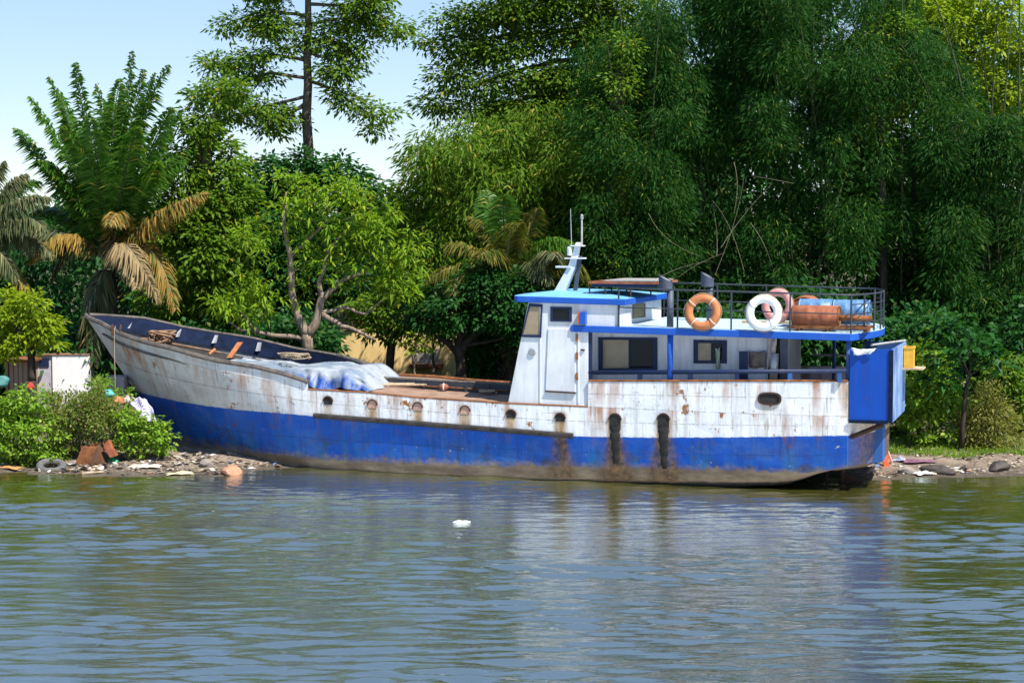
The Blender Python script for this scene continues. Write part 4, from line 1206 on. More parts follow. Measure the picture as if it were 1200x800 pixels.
# --- palms
def palm(name, label, Y, crown_px, fronds, trunk_r, mats, leaflet=.75, width=.05, skirt=0, group=None, dirs=None):
    c = P(*crown_px, Y); base = np.array([c[0], c[1], float(ground_z(c[0], c[1]))-.05])
    t = thing(name, label, 'palm tree', base, 0, group)
    ts = np.linspace(0, 1, 9)
    tk = MB(); tk.tube([base*(1-q)+(c-np.array((0, 0, .3)))*q + np.array((.06*math.sin(q*5), 0, 0)) for q in ts], [trunk_r*(1.15-.2*q) for q in ts], 12)
    for k in range(90):                    # stubs of old fronds up the stem
        q = RNG.uniform(.25, 1); w = RNG.uniform(0, 6.3); p = base*(1-q)+c*q - np.array((0, 0, .3))*q
        o = np.array((math.cos(w), math.sin(w), 0)); tk.tube([p+o*trunk_r*.9, p+o*(trunk_r+.16)+np.array((0, 0, .16))], [.06, .03], 5)
    tk.build('trunk', M['bark_dark'], t, origin=base, smooth=True)
    for fi, (px, py, dy, bend, mk) in enumerate(fronds):
        tip = P(px, py, Y+dy)
        a = c + norm(tip-c)*.15
        mid = (a+tip)/2 + np.array((RNG.normal(0, .28), RNG.normal(0, .3), bend + (.35 if mk == 'frond' else 0)))
        n = 70; s = np.linspace(0, 1, n)[:, None]
        curve = (1-s)**2*a + 2*s*(1-s)*mid + s*s*tip
        tang = norm(np.gradient(curve, axis=0))
        up = np.array([0, 0, 1.]); side = norm(np.cross(tang, up) + RNG.normal(0, .02, tang.shape)); nrm_ = norm(np.cross(side, tang))
        PP, DD, NV, LL = [], [], [], []
        ln = np.linalg.norm(tip-a)
        for sg in (-1, 1):
            for rep in (0, 1, 2):
                sel = np.arange(8, n)
                ss = s[sel, 0]
                PP.append(curve[sel] + RNG.normal(0, .012, (len(sel), 3)))
                lift = RNG.uniform(-.5, .6, (len(sel), 1))
                DD.append(norm(side[sel]*sg*1.0 + tang[sel]*RNG.uniform(.45, .85, (len(sel), 1)) + nrm_[sel]*lift - up*(.40 if mk in ('frond_dry', 'frond_brown', 'frond_grey') else .12)))
                NV.append(norm(nrm_[sel] + RNG.normal(0, .3, (len(sel), 3))))
                LL.append(leaflet*np.sin(np.pi*np.clip(.18+.78*ss, 0, 1))**.7*RNG.uniform(.75, 1.1, len(sel))*min(1, ln/4+.3))
        pos, d, nv, Ls = np.concatenate(PP), np.concatenate(DD), np.concatenate(NV), np.concatenate(LL)
        fr = leaves('frond', pos-base, d, nv, Ls, width, M[mk], t, .42 if mk != 'frond' else .38)
        st = MB(); st.tube([curve[i]-base for i in range(0, n, 6)]+[curve[-1]-base], list(np.linspace(.045, .008, len(range(0, n, 6))+1)), 5)
        st.build('midrib', M['culm'] if mk == 'frond' else M['twig'], fr, smooth=True)
    return t

PFR = [(88, 76, -.5, .3, 'frond'), (58, 92, .6, .2, 'frond'), (36, 115, -.6, .3, 'frond'), (20, 152, .3, .5, 'frond'), (113, 100, .8, .2, 'frond'), (155, 62, 0, .1, 'frond'), (168, 84, -.9, .1, 'frond'),
       (180, 88, .8, .2, 'frond'), (196, 78, -.4, .3, 'frond'), (200, 128, -1.4, .4, 'frond'), (212, 130, 1.0, .5, 'frond'), (140, 95, -1.3, .2, 'frond'), (75, 150, -1.8, .3, 'frond'), (105, 140, -2.0, .3, 'frond'), (160, 150, -2.3, .5, 'frond'), (185, 190, -2, .5, 'frond'),
       (48, 190, -1.2, .6, 'frond'), (215, 190, .8, .7, 'frond'), (242, 226, -1.0, .5, 'frond_dry'), (128, 262, -1.8, 1.5, 'frond_dry'), (34, 305, -1.4, 1.5, 'frond_dry'), (22, 285, -.4, 1.2, 'frond_grey'), (186, 352, -1.7, 2.2, 'frond_brown'), (160, 335, -1.9, 1.6, 'frond_brown'),
       (205, 360, -1.2, 2.2, 'frond_dry'), (60, 330, -.6, 1.8, 'frond_grey'), (95, 420, -.4, 1.0, 'frond_grey'), (110, 425, -.8, 1.2, 'frond_grey'), (40, 250, 1.2, .8, 'frond'), (130, 120, 1.5, .2, 'frond'), (230, 170, 1.6, .6, 'frond'), (70, 110, 1.6, .3, 'frond')]
palm('oil_palm', 'tall oil palm with upright green fronds and dry orange lower ones above the bow', 56, (128, 305), PFR, .28, None, .80, .085)
PF2 = [(58, 232, -.5, 1.1, 'frond_grey'), (52, 268, -.8, 1.3, 'frond_grey'), (30, 205, .2, .9, 'frond_grey'), (62, 300, -.2, 1.4, 'frond_grey'), (20, 330, -.9, 1.3, 'frond_grey'), (5, 190, .3, .6, 'frond_grey'), (45, 215, .8, .9, 'frond'), (35, 345, -.3, 1.6, 'frond_dry'), (-120, 240, 0, 1., 'frond_grey'), (-100, 180, .6, .6, 'frond'), (-60, 150, -.4, .4, 'frond'), (-20, 165, .9, .4, 'frond_grey'), (-110, 320, 0, 1.2, 'frond_grey')]
palm('arching_palm', 'grey-green palm arching in from the picture edge beside the oil palm', 54.5, (-42, 300), PF2, .25, None, .8, .055)
PF3 = [(500, 330, -1.2, 1.3, 'frond_yellow'), (520, 290, -.6, 1.1, 'frond_yellow'), (548, 255, 0, .9, 'frond_yellow'), (590, 230, -.8, .6, 'frond'), (630, 245, -.4, .7, 'frond_yellow'), (675, 290, -1, 1.1, 'frond'), (500, 360, -.8, 1.8, 'frond_grey'), (530, 345, -1.8, 1.5, 'frond_yellow'), (645, 330, -1.6, 1.4, 'frond_grey'), (560, 300, -2, 1.0, 'frond_yellow'), (610, 262, -1.8, .8, 'frond_yellow'), (690, 330, -.4, 1.6, 'frond_yellow'), (570, 225, .9, .5, 'frond'), (650, 300, -2, 1.0, 'frond_grey')]
palm('date_palm', 'palm with yellowing arching fronds behind the wheelhouse mast', 55.5, (597, 345), PF3, .25, None, .8, .05)

# --- trees at the left
tree('leafy_tree', 'dense green tree standing between the oil palm and the mango tree', 'tree', 58,
     [(228, 250, 48, 42), (205, 205, 36, 38), (250, 190, 36, 42, .4), (232, 150, 32, 30), (258, 110, 30, 22), (225, 300, 46, 46, -.5), (195, 270, 28, 40), (262, 280, 38, 44), (240, 355, 50, 38), (200, 350, 34, 40), (270, 345, 34, 42, .5), (268, 235, 30, 34)],
     [(236, 410, 8), (234, 330, 7), (238, 240, 5), (240, 150, 3)], .24, .10, 'leaf_mid', lai=3.4, rc=.42)
tall_specs = []
def along(pts, w, h, n, dy=0.):
    for i in range(len(pts)-1):
        for t in np.linspace(0, 1, n, endpoint=False):
            tall_specs.append((pts[i][0]*(1-t)+pts[i+1][0]*t + RNG.uniform(-6, 6), pts[i][1]*(1-t)+pts[i+1][1]*t + RNG.uniform(-5, 9), w*RNG.uniform(.7, 1.3), h*RNG.uniform(.6, 1.4), dy+RNG.uniform(-.6, .6), w*66/F_PX*1.3))
TB = [[(362, 72), (320, 64), (275, 70), (235, 84)], [(362, 92), (315, 86), (270, 95), (240, 112)], [(362, 112), (330, 120), (295, 128), (262, 140)], [(362, 118), (332, 138), (315, 148)], [(362, 95), (395, 108), (425, 128), (450, 150)],
      [(362, 60), (390, 72), (415, 92)], [(362, 45), (395, 50), (420, 70)], [(362, 20), (320, 14), (285, 26)], [(362, 28), (330, 30), (300, 38)], [(362, 5), (400, 6), (440, 14), (478, 44)], [(362, -15), (410, -12), (455, 2)], [(362, 30), (400, 22), (430, 28)], [(362, -20), (320, -14), (290, 2)]]
for b_ in TB: along(b_[1:] if len(b_) > 2 else b_, 21, 10, 3)
tall_specs += [(RNG.uniform(255, 440), RNG.uniform(0, 60), RNG.uniform(12, 20), RNG.uniform(6, 10)) for _ in range(12)]
tall_specs += [(310, -20, 40, 20), (410, -30, 50, 22), (362, -50, 50, 30)]
tree('slender_tall_tree', 'slender tall tree with a bare trunk and tiered branches against the sky', 'tree', 66, tall_specs,
     [(362, 400, 7), (362, 210, 6.5), (361, 100, 5), (361, 0, 3.6), (362, -50, 1.6)], .21, .10, 'leaf_mid', 'bark', lai=2.6, per=12, rc=.60, limb=0,
     extra_paths=[[(q[0], q[1], 2.2-.5*i) for i, q in enumerate(b_)] for b_ in TB])
tree('dark_round_tree', 'dark shaded tree with a low dome crown behind the slender tall trunk', 'tree', 64,
     [(300, 215, 46, 34), (345, 205, 40, 36), (395, 215, 40, 30), (425, 222, 28, 22), (310, 260, 52, 44), (370, 250, 50, 40), (300, 320, 60, 50), (370, 310, 60, 50), (320, 370, 70, 40), (430, 262, 34, 36)],
     [(330, 420, 9), (332, 330, 8), (336, 230, 5)], .26, .12, 'leaf_dark', 'bark_dark', lai=3.4, rc=.5)
MS = [(326, 208, 17, 12), (348, 222, 20, 16), (335, 246, 22, 18), (305, 272, 26, 18), (318, 290, 20, 14), (385, 218, 22, 16), (372, 240, 22, 18), (405, 240, 28, 20), (400, 268, 30, 18), (438, 250, 26, 20), (432, 278, 28, 20), (455, 272, 24, 18), (362, 300, 24, 16), (385, 312, 26, 18),
      (345, 318, 16, 12), (288, 338, 26, 18), (262, 358, 22, 16), (300, 362, 24, 14), (318, 345, 20, 12), (440, 310, 28, 20), (470, 316, 24, 20), (462, 340, 28, 22), (430, 336, 22, 14), (408, 290, 22, 16), (352, 270, 22, 16), (482, 296, 20, 18), (355, 345, 16, 10), (415, 222, 22, 14), (340, 230, 14, 12, 1.0), (395, 340, 16, 9)]
tree('mango_tree', 'bright green mango tree with pale forked limbs rising behind the bow', 'tree', 53.5, MS,
     [(361, 412, 7), (360, 392, 6.5)], .29, .075, 'leaf_bright', 'bark_pale', lai=1.55, per=20, rc=.44, style='rosette', limb=0, droop=.34,
     extra_paths=[[(360, 394, 6), (350, 372, 5), (342, 345, 4.5), (341, 315, 4.2), (340, 298, 3.2), (332, 262, 2.4), (336, 225, 1.5)], [(340, 300, 3), (352, 290, 2), (385, 255, 1.4)],
                  [(361, 394, 6), (372, 372, 5.2), (377, 350, 4.5), (388, 340, 3.4), (402, 328, 2.8), (430, 318, 2)], [(377, 352, 3.5), (374, 330, 3), (385, 295, 2), (405, 270, 1.4)], [(374, 366, 3.5), (395, 378, 3), (415, 386, 2.2), (440, 398, 1.5)],
                  [(362, 398, 3.5), (330, 394, 3), (305, 390, 2.6), (290, 378, 2.2), (280, 362, 1.5)], [(374, 368, 2.5), (400, 360, 2), (428, 368, 1.4), (450, 350, 1)], [(305, 390, 2), (280, 386, 1.4), (262, 370, 1)]])
tree('round_tree', 'green tree with a dark slim trunk before the yellow wall', 'tree', 56,
     [(455, 372, 32, 26), (430, 365, 26, 22), (485, 362, 30, 28), (470, 340, 30, 24), (440, 380, 22, 9), (500, 340, 22, 24), (492, 376, 22, 10)],
     [(457, 452, 5.5), (457, 425, 5), (458, 400, 5)], .22, .10, 'leaf_mid', 'bark_dark', lai=3.0, rc=.35)
tree('umbrella_tree', 'dark umbrella-crowned tree with a forked trunk before the yellow wall', 'tree', 54.5,
     [(540, 350, 46, 22), (510, 368, 38, 20), (575, 335, 44, 24), (610, 350, 44, 30), (585, 370, 40, 24), (545, 374, 40, 14), (505, 380, 22, 9), (625, 385, 34, 24), (560, 320, 30, 16), (615, 405, 26, 18)],
     [(541, 450, 6.5), (540, 425, 6), (536, 405, 5.5)], .20, .085, 'leaf_dark', 'bark_dark', lai=3.6, rc=.36, limb=7,
     extra_paths=[[(538, 418, 4), (525, 402, 3.5), (512, 392, 2.5)], [(540, 412, 4.5), (552, 395, 3.5), (570, 370, 2)]])
tree('small_yellow_tree', 'small yellow-green tree with a dark trunk beside the white shed', 'tree', 53,
     [(35, 360, 26, 20), (15, 378, 26, 22), (48, 382, 24, 24), (24, 402, 28, 16), (58, 396, 16, 14), (0, 400, 22, 24), (5, 350, 18, 18)],
     [(38, 446, 5), (37, 425, 4.5), (35, 400, 4)], .18, .085, 'leaf_yellow', 'bark_dark', lai=2.6, rc=.30)
tree('yellow_sapling', 'little yellow-leaved sapling in front of the yellow wall', 'tree', 54,
     [(488, 400, 12, 9), (480, 408, 9, 7), (498, 403, 8, 6)], [(486, 452, 1.4), (486, 425, 1.2), (487, 408, 1)], .15, .07, 'leaf_yellow', 'bark_pale', lai=1.8, rc=.2, limb=3, limb_r=.02)

# --- the big trees and bamboos behind the stern
tree('spreading_tree', 'large spreading tree whose upper boughs show gaps of sky left of the bamboo', 'tree', 68,
     [(555, 22, 42, 14), (610, 14, 46, 18), (665, 8, 46, 20), (545, 55, 34, 14), (590, 62, 42, 15), (645, 48, 44, 14), (690, 40, 34, 22), (528, 92, 30, 13), (570, 100, 36, 14), (620, 94, 44, 14), (520, 122, 26, 14), (560, 132, 34, 12), (610, 124, 40, 12), (665, 92, 36, 13), (660, 124, 26, 9), (700, 85, 26, 14), (505, 50, 20, 8), (598, -25, 60, 22), (680, -30, 60, 26), (740, 10, 36, 34), (738, 60, 26, 30)] + [(RNG.uniform(535, 715), RNG.uniform(0, 145), RNG.uniform(12, 24), RNG.uniform(8, 15)) for _ in range(20)],
     [(722, 420, 10), (722, 200, 9.5), (718, 120, 9), (716, 60, 8), (712, 0, 6)], .21, .10, 'leaf_mid', 'bark_dark', lai=4.0, per=14, rc=.75, limb=0,
     extra_paths=[[(718, 118, 5), (700, 108, 4), (690, 118, 3.5)], [(717, 80, 5), (690, 70, 4), (650, 72, 3), (600, 85, 2), (545, 105, 1.2)], [(714, 40, 4.5), (670, 36, 3.5), (620, 40, 2.5), (560, 45, 1.5)], [(717, 112, 4), (680, 104, 3), (630, 112, 2), (570, 128, 1.2)], [(713, 15, 4), (660, 5, 3), (600, 15, 1.5)]])

def bamboo(label, Y, cx, specs, leafm, lai=3.0, L=.20, W=.040, ncul=8, spread=60, top=-60, group='bamboo clumps behind the boat', rc=.48, name='bamboo_clump'):
    blobs = pb(specs, Y)
    base = P(cx, 430, Y); base = np.array([base[0], base[1], float(ground_z(base[0], base[1]))-.05])
    t = thing(name, label, 'bamboo', base, 0, group)
    pos, d, nv, Ls, Ws = crown_cloud(blobs, L, W, 30, rc, lai, 'weep')
    leaves('foliage', pos-base, d, nv, Ls, Ws, M[leafm], t, .18)
    cu = MB()
    for k in range(ncul):
        x0 = base + np.array((RNG.normal(0, .5), RNG.normal(0, .4), 0))
        tp = P(cx+RNG.uniform(-1, 1)*spread*2.0, top+RNG.uniform(-40, 160), Y+RNG.uniform(-1.6, 1.6))
        mid = np.array((x0[0]*.75+tp[0]*.25, x0[1]*.75+tp[1]*.25, tp[2]*.8))
        ts = np.linspace(0, 1, 10)
        cu.tube([(1-q)**2*x0+2*q*(1-q)*mid+q*q*tp for q in ts], [.05*(1-.8*q) for q in ts], 6)
    cu.build('culms', M['culm'], t, origin=base, smooth=True)
    return t
def column(x0, x1, y0, y1, n, r0=27, dyr=1.6):
    out = []
    for _ in range(int(n*1.45)):
        out.append((RNG.uniform(x0, x1), RNG.uniform(y0, y1), r0*RNG.uniform(.5, 1.4), r0*RNG.uniform(.6, 1.6), RNG.uniform(-dyr, dyr), RNG.uniform(.5, 1.1)))
    return out
bamboo('olive weeping bamboo clump between the spreading tree and the mango', 60, 600, [(520, 190, 36, 34), (555, 175, 34, 36), (600, 165, 36, 36), (640, 160, 36, 40), (500, 235, 36, 40), (545, 235, 38, 44), (595, 225, 40, 46), (645, 220, 40, 50), (680, 190, 30, 50), (510, 290, 36, 36), (480, 260, 26, 32), (570, 285, 40, 36), (630, 285, 42, 44), (680, 260, 36, 56), (465, 235, 20, 26), (690, 320, 40, 44)] + [(RNG.uniform(495, 700), RNG.uniform(150, 330), RNG.uniform(12, 24), RNG.uniform(10, 26), RNG.uniform(-1.8, .2)) for _ in range(26)] + [(512, 185, 10, 12), (545, 150, 12, 10), (580, 140, 14, 10), (625, 128, 16, 12), (660, 135, 12, 16)], 'leaf_bamboo_light', lai=2.1, spread=40, top=190, rc=.62, L=.25, W=.06)
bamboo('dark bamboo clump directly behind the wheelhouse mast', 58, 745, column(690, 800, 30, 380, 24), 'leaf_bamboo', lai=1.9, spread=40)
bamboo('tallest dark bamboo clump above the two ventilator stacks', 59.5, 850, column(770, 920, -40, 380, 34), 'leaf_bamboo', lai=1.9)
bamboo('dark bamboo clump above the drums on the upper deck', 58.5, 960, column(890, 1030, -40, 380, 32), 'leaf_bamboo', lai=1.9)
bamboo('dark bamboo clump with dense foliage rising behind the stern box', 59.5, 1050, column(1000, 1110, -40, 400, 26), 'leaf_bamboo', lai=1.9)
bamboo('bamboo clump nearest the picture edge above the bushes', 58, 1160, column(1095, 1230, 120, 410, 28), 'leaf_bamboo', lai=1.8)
tree('sunlit_tree', 'sunlit yellow-green tree showing above the bamboo nearest the picture edge', 'tree', 66,
     [(1110, 25, 46, 30), (1160, 55, 44, 34), (1190, 25, 44, 28), (1140, 95, 40, 30), (1185, 110, 40, 36), (1090, 60, 34, 30), (1150, 0, 50, 24), (1220, 70, 40, 40), (1175, 160, 36, 26), (1110, 130, 36, 30), (1080, 0, 34, 30)],
     [(1100, 420, 9), (1104, 250, 8), (1112, 160, 6), (1125, 60, 4)], .22, .10, 'leaf_yellow', 'bark_dark', lai=2.0, rc=.42)
tree('leaning_tree', 'dark leaning trunk with shady leaves glimpsed through the bamboo', 'tree', 62,
     [(1090, 215, 40, 30), (1130, 240, 40, 36), (1060, 250, 34, 34), (1170, 260, 36, 40), (1150, 310, 40, 36), (1110, 330, 44, 36)],
     [(1092, 420, 7), (1094, 300, 6.5), (1105, 200, 6), (1118, 140, 4)], .24, .10, 'leaf_dark', 'bark_dark', lai=2.2, rc=.42)
tree('sunlit_patch_tree', 'small lighter-leaved clump added as a sunlit patch between the spreading tree and the dark bamboo', 'tree', 57.5,
     [(712, 150, 16, 30), (722, 205, 18, 34), (704, 250, 20, 34), (716, 300, 20, 34), (728, 100, 16, 26), (735, 60, 18, 22), (690, 205, 14, 26), (735, 250, 14, 30), (700, 340, 26, 24)],
     [(708, 430, 5), (712, 300, 4.5), (718, 180, 3.5), (726, 80, 2.5)], .16, .075, 'leaf_mid', 'bark_dark', lai=2.0, per=12, rc=.5, limb=6, limb_r=.04)  # lighter leaves added to stand for sunlit patches at the bamboo's edge
tree('high_sunlit_patch_tree', 'lighter small-leaved clump added as a sunlit patch high up between two dark bamboo clumps', 'tree', 58.5,
     [(1015, 40, 22, 20), (1045, 85, 24, 24), (1005, 105, 18, 22), (1050, 30, 22, 20), (1030, 140, 20, 26), (1060, 120, 20, 20)],
     [(1035, 430, 6), (1034, 260, 5), (1030, 120, 3.5), (1030, 50, 2)], .16, .075, 'leaf_mid', 'bark_dark', lai=1.5, per=12, rc=.5, limb=6, limb_r=.04)  # added foliage: sunlit patches put in as lighter leaves
# bare bamboo canes hanging out in front
dc = MB(); o_ = P(850, 330, 55.5)
for a, b_, c_ in (((838, 322), (868, 250), (872, 205)), ((872, 318), (858, 260), (835, 235)), ((760, 250), (775, 285), (820, 300)), ((765, 330), (790, 312), (830, 306)), ((845, 290), (870, 250), (905, 215)), ((880, 262), (895, 280), (905, 312)), ((795, 325), (818, 306), (850, 296)), ((840, 300), (842, 270), (835, 240)), ((860, 190), (868, 215), (860, 250)), ((930, 215), (905, 210), (880, 206))):
    pts = [P(*q, 55.5+RNG.uniform(-.3, .3)) for q in (a, b_, c_)]
    ts = np.linspace(0, 1, 8); dc.tube([(1-t)**2*pts[0]+2*t*(1-t)*pts[1]+t*t*pts[2] for t in ts], [.007*(1-.6*t) for t in ts], 5)
o = dc.build('dead_canes', M['twig'], origin=o_); o.location = tuple(o_)
tag(o, 'tangle of bare pale bamboo canes above the ventilator stacks', 'dead branch')

# sapling and bushes on the bank near the stern
PS = P(1128, 520, 48.5)
tree('broad_leaved_sapling', 'young tree with large broad leaves and a thin trunk on the bank near the stern', 'tree', 48.8,
     [(1120, 420, 28, 16), (1145, 405, 26, 18), (1100, 440, 20, 12), (1160, 432, 22, 12), (1135, 385, 26, 14), (1105, 395, 22, 14)],
     [(1126, 525, 3.2), (1130, 480, 2.8), (1136, 440, 2.4)], .38, .16, 'leaf_dark', 'bark_dark', lai=1.7, per=14, rc=.4, style='rosette', limb=6, limb_r=.025, droop=.35)
def bush(label, Y, specs, leafm, L=.15, W=.085, lai=3.0, style='broad', rc=.22, cat='bush', name='bush', per=26):
    blobs = pb(specs, Y); c = blobs[0][0]
    base = np.array([c[0], c[1], float(ground_z(c[0], c[1]))])
    t = thing(name, label, cat, base, 0)
    pos, d, nv, Ls, Ws = crown_cloud(blobs, L, W, per, rc, lai, style)
    g = ground_z(pos[:, 0], pos[:, 1]) + .02
    k = pos[:, 2] > g
    leaves('foliage', pos[k]-base, d[k], nv[k], Ls[k], Ws[k], M[leafm], t, .15)
    st = MB(); limbs_to(st, base, blobs, .025, 10); st.build('stems', M['bark'], t, origin=base)
    return t
bush('tall leafy green bush on the bank under the young broad-leaved tree', 49.6, [(1085, 490, 30, 30), (1105, 505, 26, 22), (1070, 465, 26, 26), (1110, 470, 26, 26), (1080, 515, 20, 14), (1095, 440, 30, 22, .6)], 'leaf_bush', lai=2.4)
bush('dry yellowish bush on the bank to the right of the thin trunk', 49.3, [(1155, 490, 30, 28), (1140, 505, 22, 20), (1175, 505, 24, 20), (1160, 470, 24, 18), (1150, 518, 34, 10)], 'leaf_dry', .13, .04, style='fine', lai=2.0)
bush('dark green bush at the picture edge on the bank behind the dry bush', 51.6, [(1195, 470, 30, 36), (1180, 440, 30, 26), (1210, 500, 30, 30), (1165, 445, 26, 20)], 'leaf_mid', lai=2.6)
bush('shady undergrowth bush just behind the stern box', 51.0, [(1062, 440, 22, 30), (1050, 480, 24, 30), (1075, 420, 26, 26), (1040, 500, 20, 20)], 'leaf_mid', lai=2.2)
# left bank bushes
bush('lush bright green bush at the picture edge on the shore', 47.6, [(20, 490, 34, 26), (45, 505, 34, 26), (12, 525, 30, 20), (50, 530, 28, 16), (-10, 500, 30, 34), (30, 468, 28, 14)], 'leaf_bush', .11, .075, lai=2.8)
bush('tall tangled bush with seedy stems in the middle of the shore growth', 48.0, [(85, 490, 34, 28), (112, 480, 28, 20), (120, 500, 28, 24), (75, 520, 26, 18), (95, 478, 24, 14), (118, 462, 10, 10), (58, 470, 12, 12)], 'leaf_olive', .10, .045, lai=2.7, style='fine')
bush('low bright leafy bush beneath the bow', 47.9, [(165, 505, 26, 20), (185, 512, 20, 16), (150, 520, 22, 14), (175, 522, 26, 10), (145, 495, 18, 16)], 'leaf_bush', .12, .075, lai=2.8)
bush('small weedy bush beside the concrete block', 49.0, [(120, 448, 12, 12), (112, 452, 10, 10), (140, 462, 16, 12)], 'leaf_bush', .13, .06, lai=2.0, style='fine', rc=.16)

# understory behind the boat and the distant wood
def mass(name, label, cat, boxes, L, W, leafm, n, style='broad', clump=24, rc=.6):
    PP, DD, NV = [], [], []
    for (x0, x1, y0, y1, z0, z1) in boxes:
        nc = n//clump
        c = np.stack([RNG.uniform(x0, x1, nc), RNG.uniform(y0, y1, nc), RNG.uniform(z0, z1, nc)], -1)
        hgt = z0 + (z1-z0)*(.72+.28*np.sin(c[:, 0]*.55+x0)*np.cos(c[:, 0]*1.3))
        c[:, 2] = np.minimum(c[:, 2], hgt)
        c = np.repeat(c, clump, 0); u = rand_dir(len(c))
        PP.append(c+u*rc*RNG.random((len(c), 1))); DD.append(norm(u-np.array([0, 0, .4]))); NV.append(norm(np.array([0, -.3, .8])+RNG.normal(size=u.shape)*.5))
    p, d, nv = map(np.concatenate, (PP, DD, NV))
    o = leaves(name, p, d, nv, L*RNG.uniform(.7, 1.2, len(p)), W, M[leafm], None, .2)
    return tag(o, label, cat, kind='stuff')
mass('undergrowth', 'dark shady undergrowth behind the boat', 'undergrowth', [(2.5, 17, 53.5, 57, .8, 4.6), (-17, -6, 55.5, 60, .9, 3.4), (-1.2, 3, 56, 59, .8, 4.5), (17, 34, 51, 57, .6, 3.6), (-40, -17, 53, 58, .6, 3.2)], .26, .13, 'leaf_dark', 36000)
mass('distant_wood', 'far-off dark wood closing the view behind the trees', 'wood', [(-70, -4, 76, 88, 1, 8.6), (-3.5, 10, 76, 84, 1, 13.5), (3, 34, 72, 80, 1, 20), (32, 75, 60, 78, 1, 14)], .36, .19, 'leaf_dark', 100000, rc=.9)
# weeds in the short grass under the right bushes
gp = []
n = 5200
gx = RNG.uniform(10.2, 16, n); gy = 48.2 + RNG.random(n)**1.5*3.2 - .25*np.sin(gx*1.7)
gpz = ground_z(gx, gy)
pos = np.stack([gx, gy, gpz], -1)
d = norm(np.stack([RNG.normal(0, .35, n), RNG.normal(0, .35, n), np.ones(n)], -1)); nv = norm(RNG.normal(size=(n, 3))*np.array([1, 1, .2]))
tag(leaves('grass', pos, d, nv, RNG.uniform(.10, .28, n), .022, M['leaf_bush'], None, .25), 'short green grass along the top of the bank', 'grass', kind='stuff')

# ------------------------------------------------------------------ buildings and things on the bank
def wallbuild():
    Y0 = 64.5
    xa, xb = P(400, 430, Y0)[0], P(566, 430, Y0)[0]
    g = float(ground_z(-4, Y0)); zt = P(480, 388, Y0)[2]
    t = thing('yellow_house', 'low yellow plastered house seen between the trees behind the deck', 'house', ((xa+xb)/2, Y0, g))
    cx = (xa+xb)/2; w = (xb-xa)/2
    ym = N('stained_yellow_plaster'); v = ym.mapped((1, 1, 1)); n1 = ym.noise(v, .8, 6, .65); n2 = ym.noise(ym.mapped((4, 4, .5)), 1, 6, .6)
    c = ym.mix(ym.ramp(n1, (.35, 0.), (.65, 1.)), (.66, .45, .19), (.80, .60, .28))
    c = ym.mix(ym.math('MULTIPLY', ym.ramp(n2, (.5, 0.), (.75, 1.)), .5), c, (.25, .18, .10)); ym.bsdf(c, .9, .2, bump=n1, bstr=.2)
    MB().box(-w, w, 0, 5, -.1, zt-g).build('wall', ym.m, t)
    rfm = MB(); rfm.extrude([(-w-.5, -.04, zt-g+.02), (-w-.5, 2.5, zt-g+.7), (-w-.5, 5.6, zt-g+.02)], (2*w+1, 0, 0)); rfm.build('roof', M['wood'], t)
    a, b_ = P(480, 426, Y0), P(519, 430, Y0)
    MB().box(a[0]-cx, b_[0]-cx, -.35, -.003, b_[2]-g, a[2]-g).build('ledge', M['redrust'], t)
    a, b_ = P(484, 408, Y0), P(514, 426, Y0)
    fr = MB().ring([(a[0]-cx, -.05, b_[2]-g), (b_[0]-cx, -.05, b_[2]-g), (b_[0]-cx, -.05, a[2]-g), (a[0]-cx, -.05, a[2]-g)], [(a[0]-cx+.1, -.05, b_[2]-g+.1), (b_[0]-cx-.1, -.05, b_[2]-g+.1), (b_[0]-cx-.1, -.05, a[2]-g-.1), (a[0]-cx+.1, -.05, a[2]-g-.1)], (0, .06, 0)).build('window', M['cloth_grey'], t)
    MB().box(a[0]-cx+.1, b_[0]-cx-.1, -.02, .01, b_[2]-g+.1, a[2]-g-.1).build('pane', M['cloth_grey'], fr)
    a = P(561, 430, Y0); MB().box(a[0]-cx-.1, a[0]-cx+.16, -.12, -.003, -.1, zt-g-.1).build('pilaster', M['ringwhite'], t)
wallbuild()
tree('potted_palm', 'small green shrub growing against the foot of the yellow wall', 'shrub', 60, [(487, 444, 13, 9), (482, 448, 9, 7), (494, 448, 9, 7)], [(487, 458, 1), (487, 452, 1)], .22, .06, 'leaf_bright', lai=1.8, rc=.2, style='rosette', limb=0)
tree('slim_tree', 'slim pale trunk standing against the yellow wall beside the ledge', 'tree', 59, [(508, 396, 16, 10), (515, 385, 20, 14)], [(508, 458, 2), (508, 430, 1.8), (507, 400, 1.6)], .2, .08, 'leaf_mid', 'bark_pale', lai=2, limb=2, limb_r=.03)
# white shed at the left
Y0 = 55.0
a, b_ = P(43, 420, Y0), P(104, 449, Y0); g = float(ground_z(a[0], Y0))
cx = (a[0]+b_[0])/2
t = thing('white_shed', 'small white sheet-metal shed behind the shore bushes', 'shed', (cx, Y0, g))
split = P(61, 430, Y0)[0]-cx
MB().box(split+.01, b_[0]-cx, 0, 2.0, -.1, P(60, 416, Y0)[2]-g).build('wall', plain('white_sheet_metal', (.80, .78, .80), .5, .06, 3), t)
MB().box(a[0]-cx, split, .05, 2.0, -.1, P(60, 416.5, Y0)[2]-g).build('side_panel', plain('grey_white_sheet', (.42, .40, .46), .6, .2, 3), t)
p, q = P(46, 420, Y0), P(57, 430, Y0)
MB().box(p[0]-cx, q[0]-cx, .02, .06, q[2]-g, p[2]-g).build('window', M['navy'], t)
MB().box(a[0]-cx-.02, b_[0]-cx+.02, -.03, 2.0, P(60, 416, Y0)[2]-g+.005, P(60, 416, Y0)[2]-g+.03).build('roof', M['wood'], t)
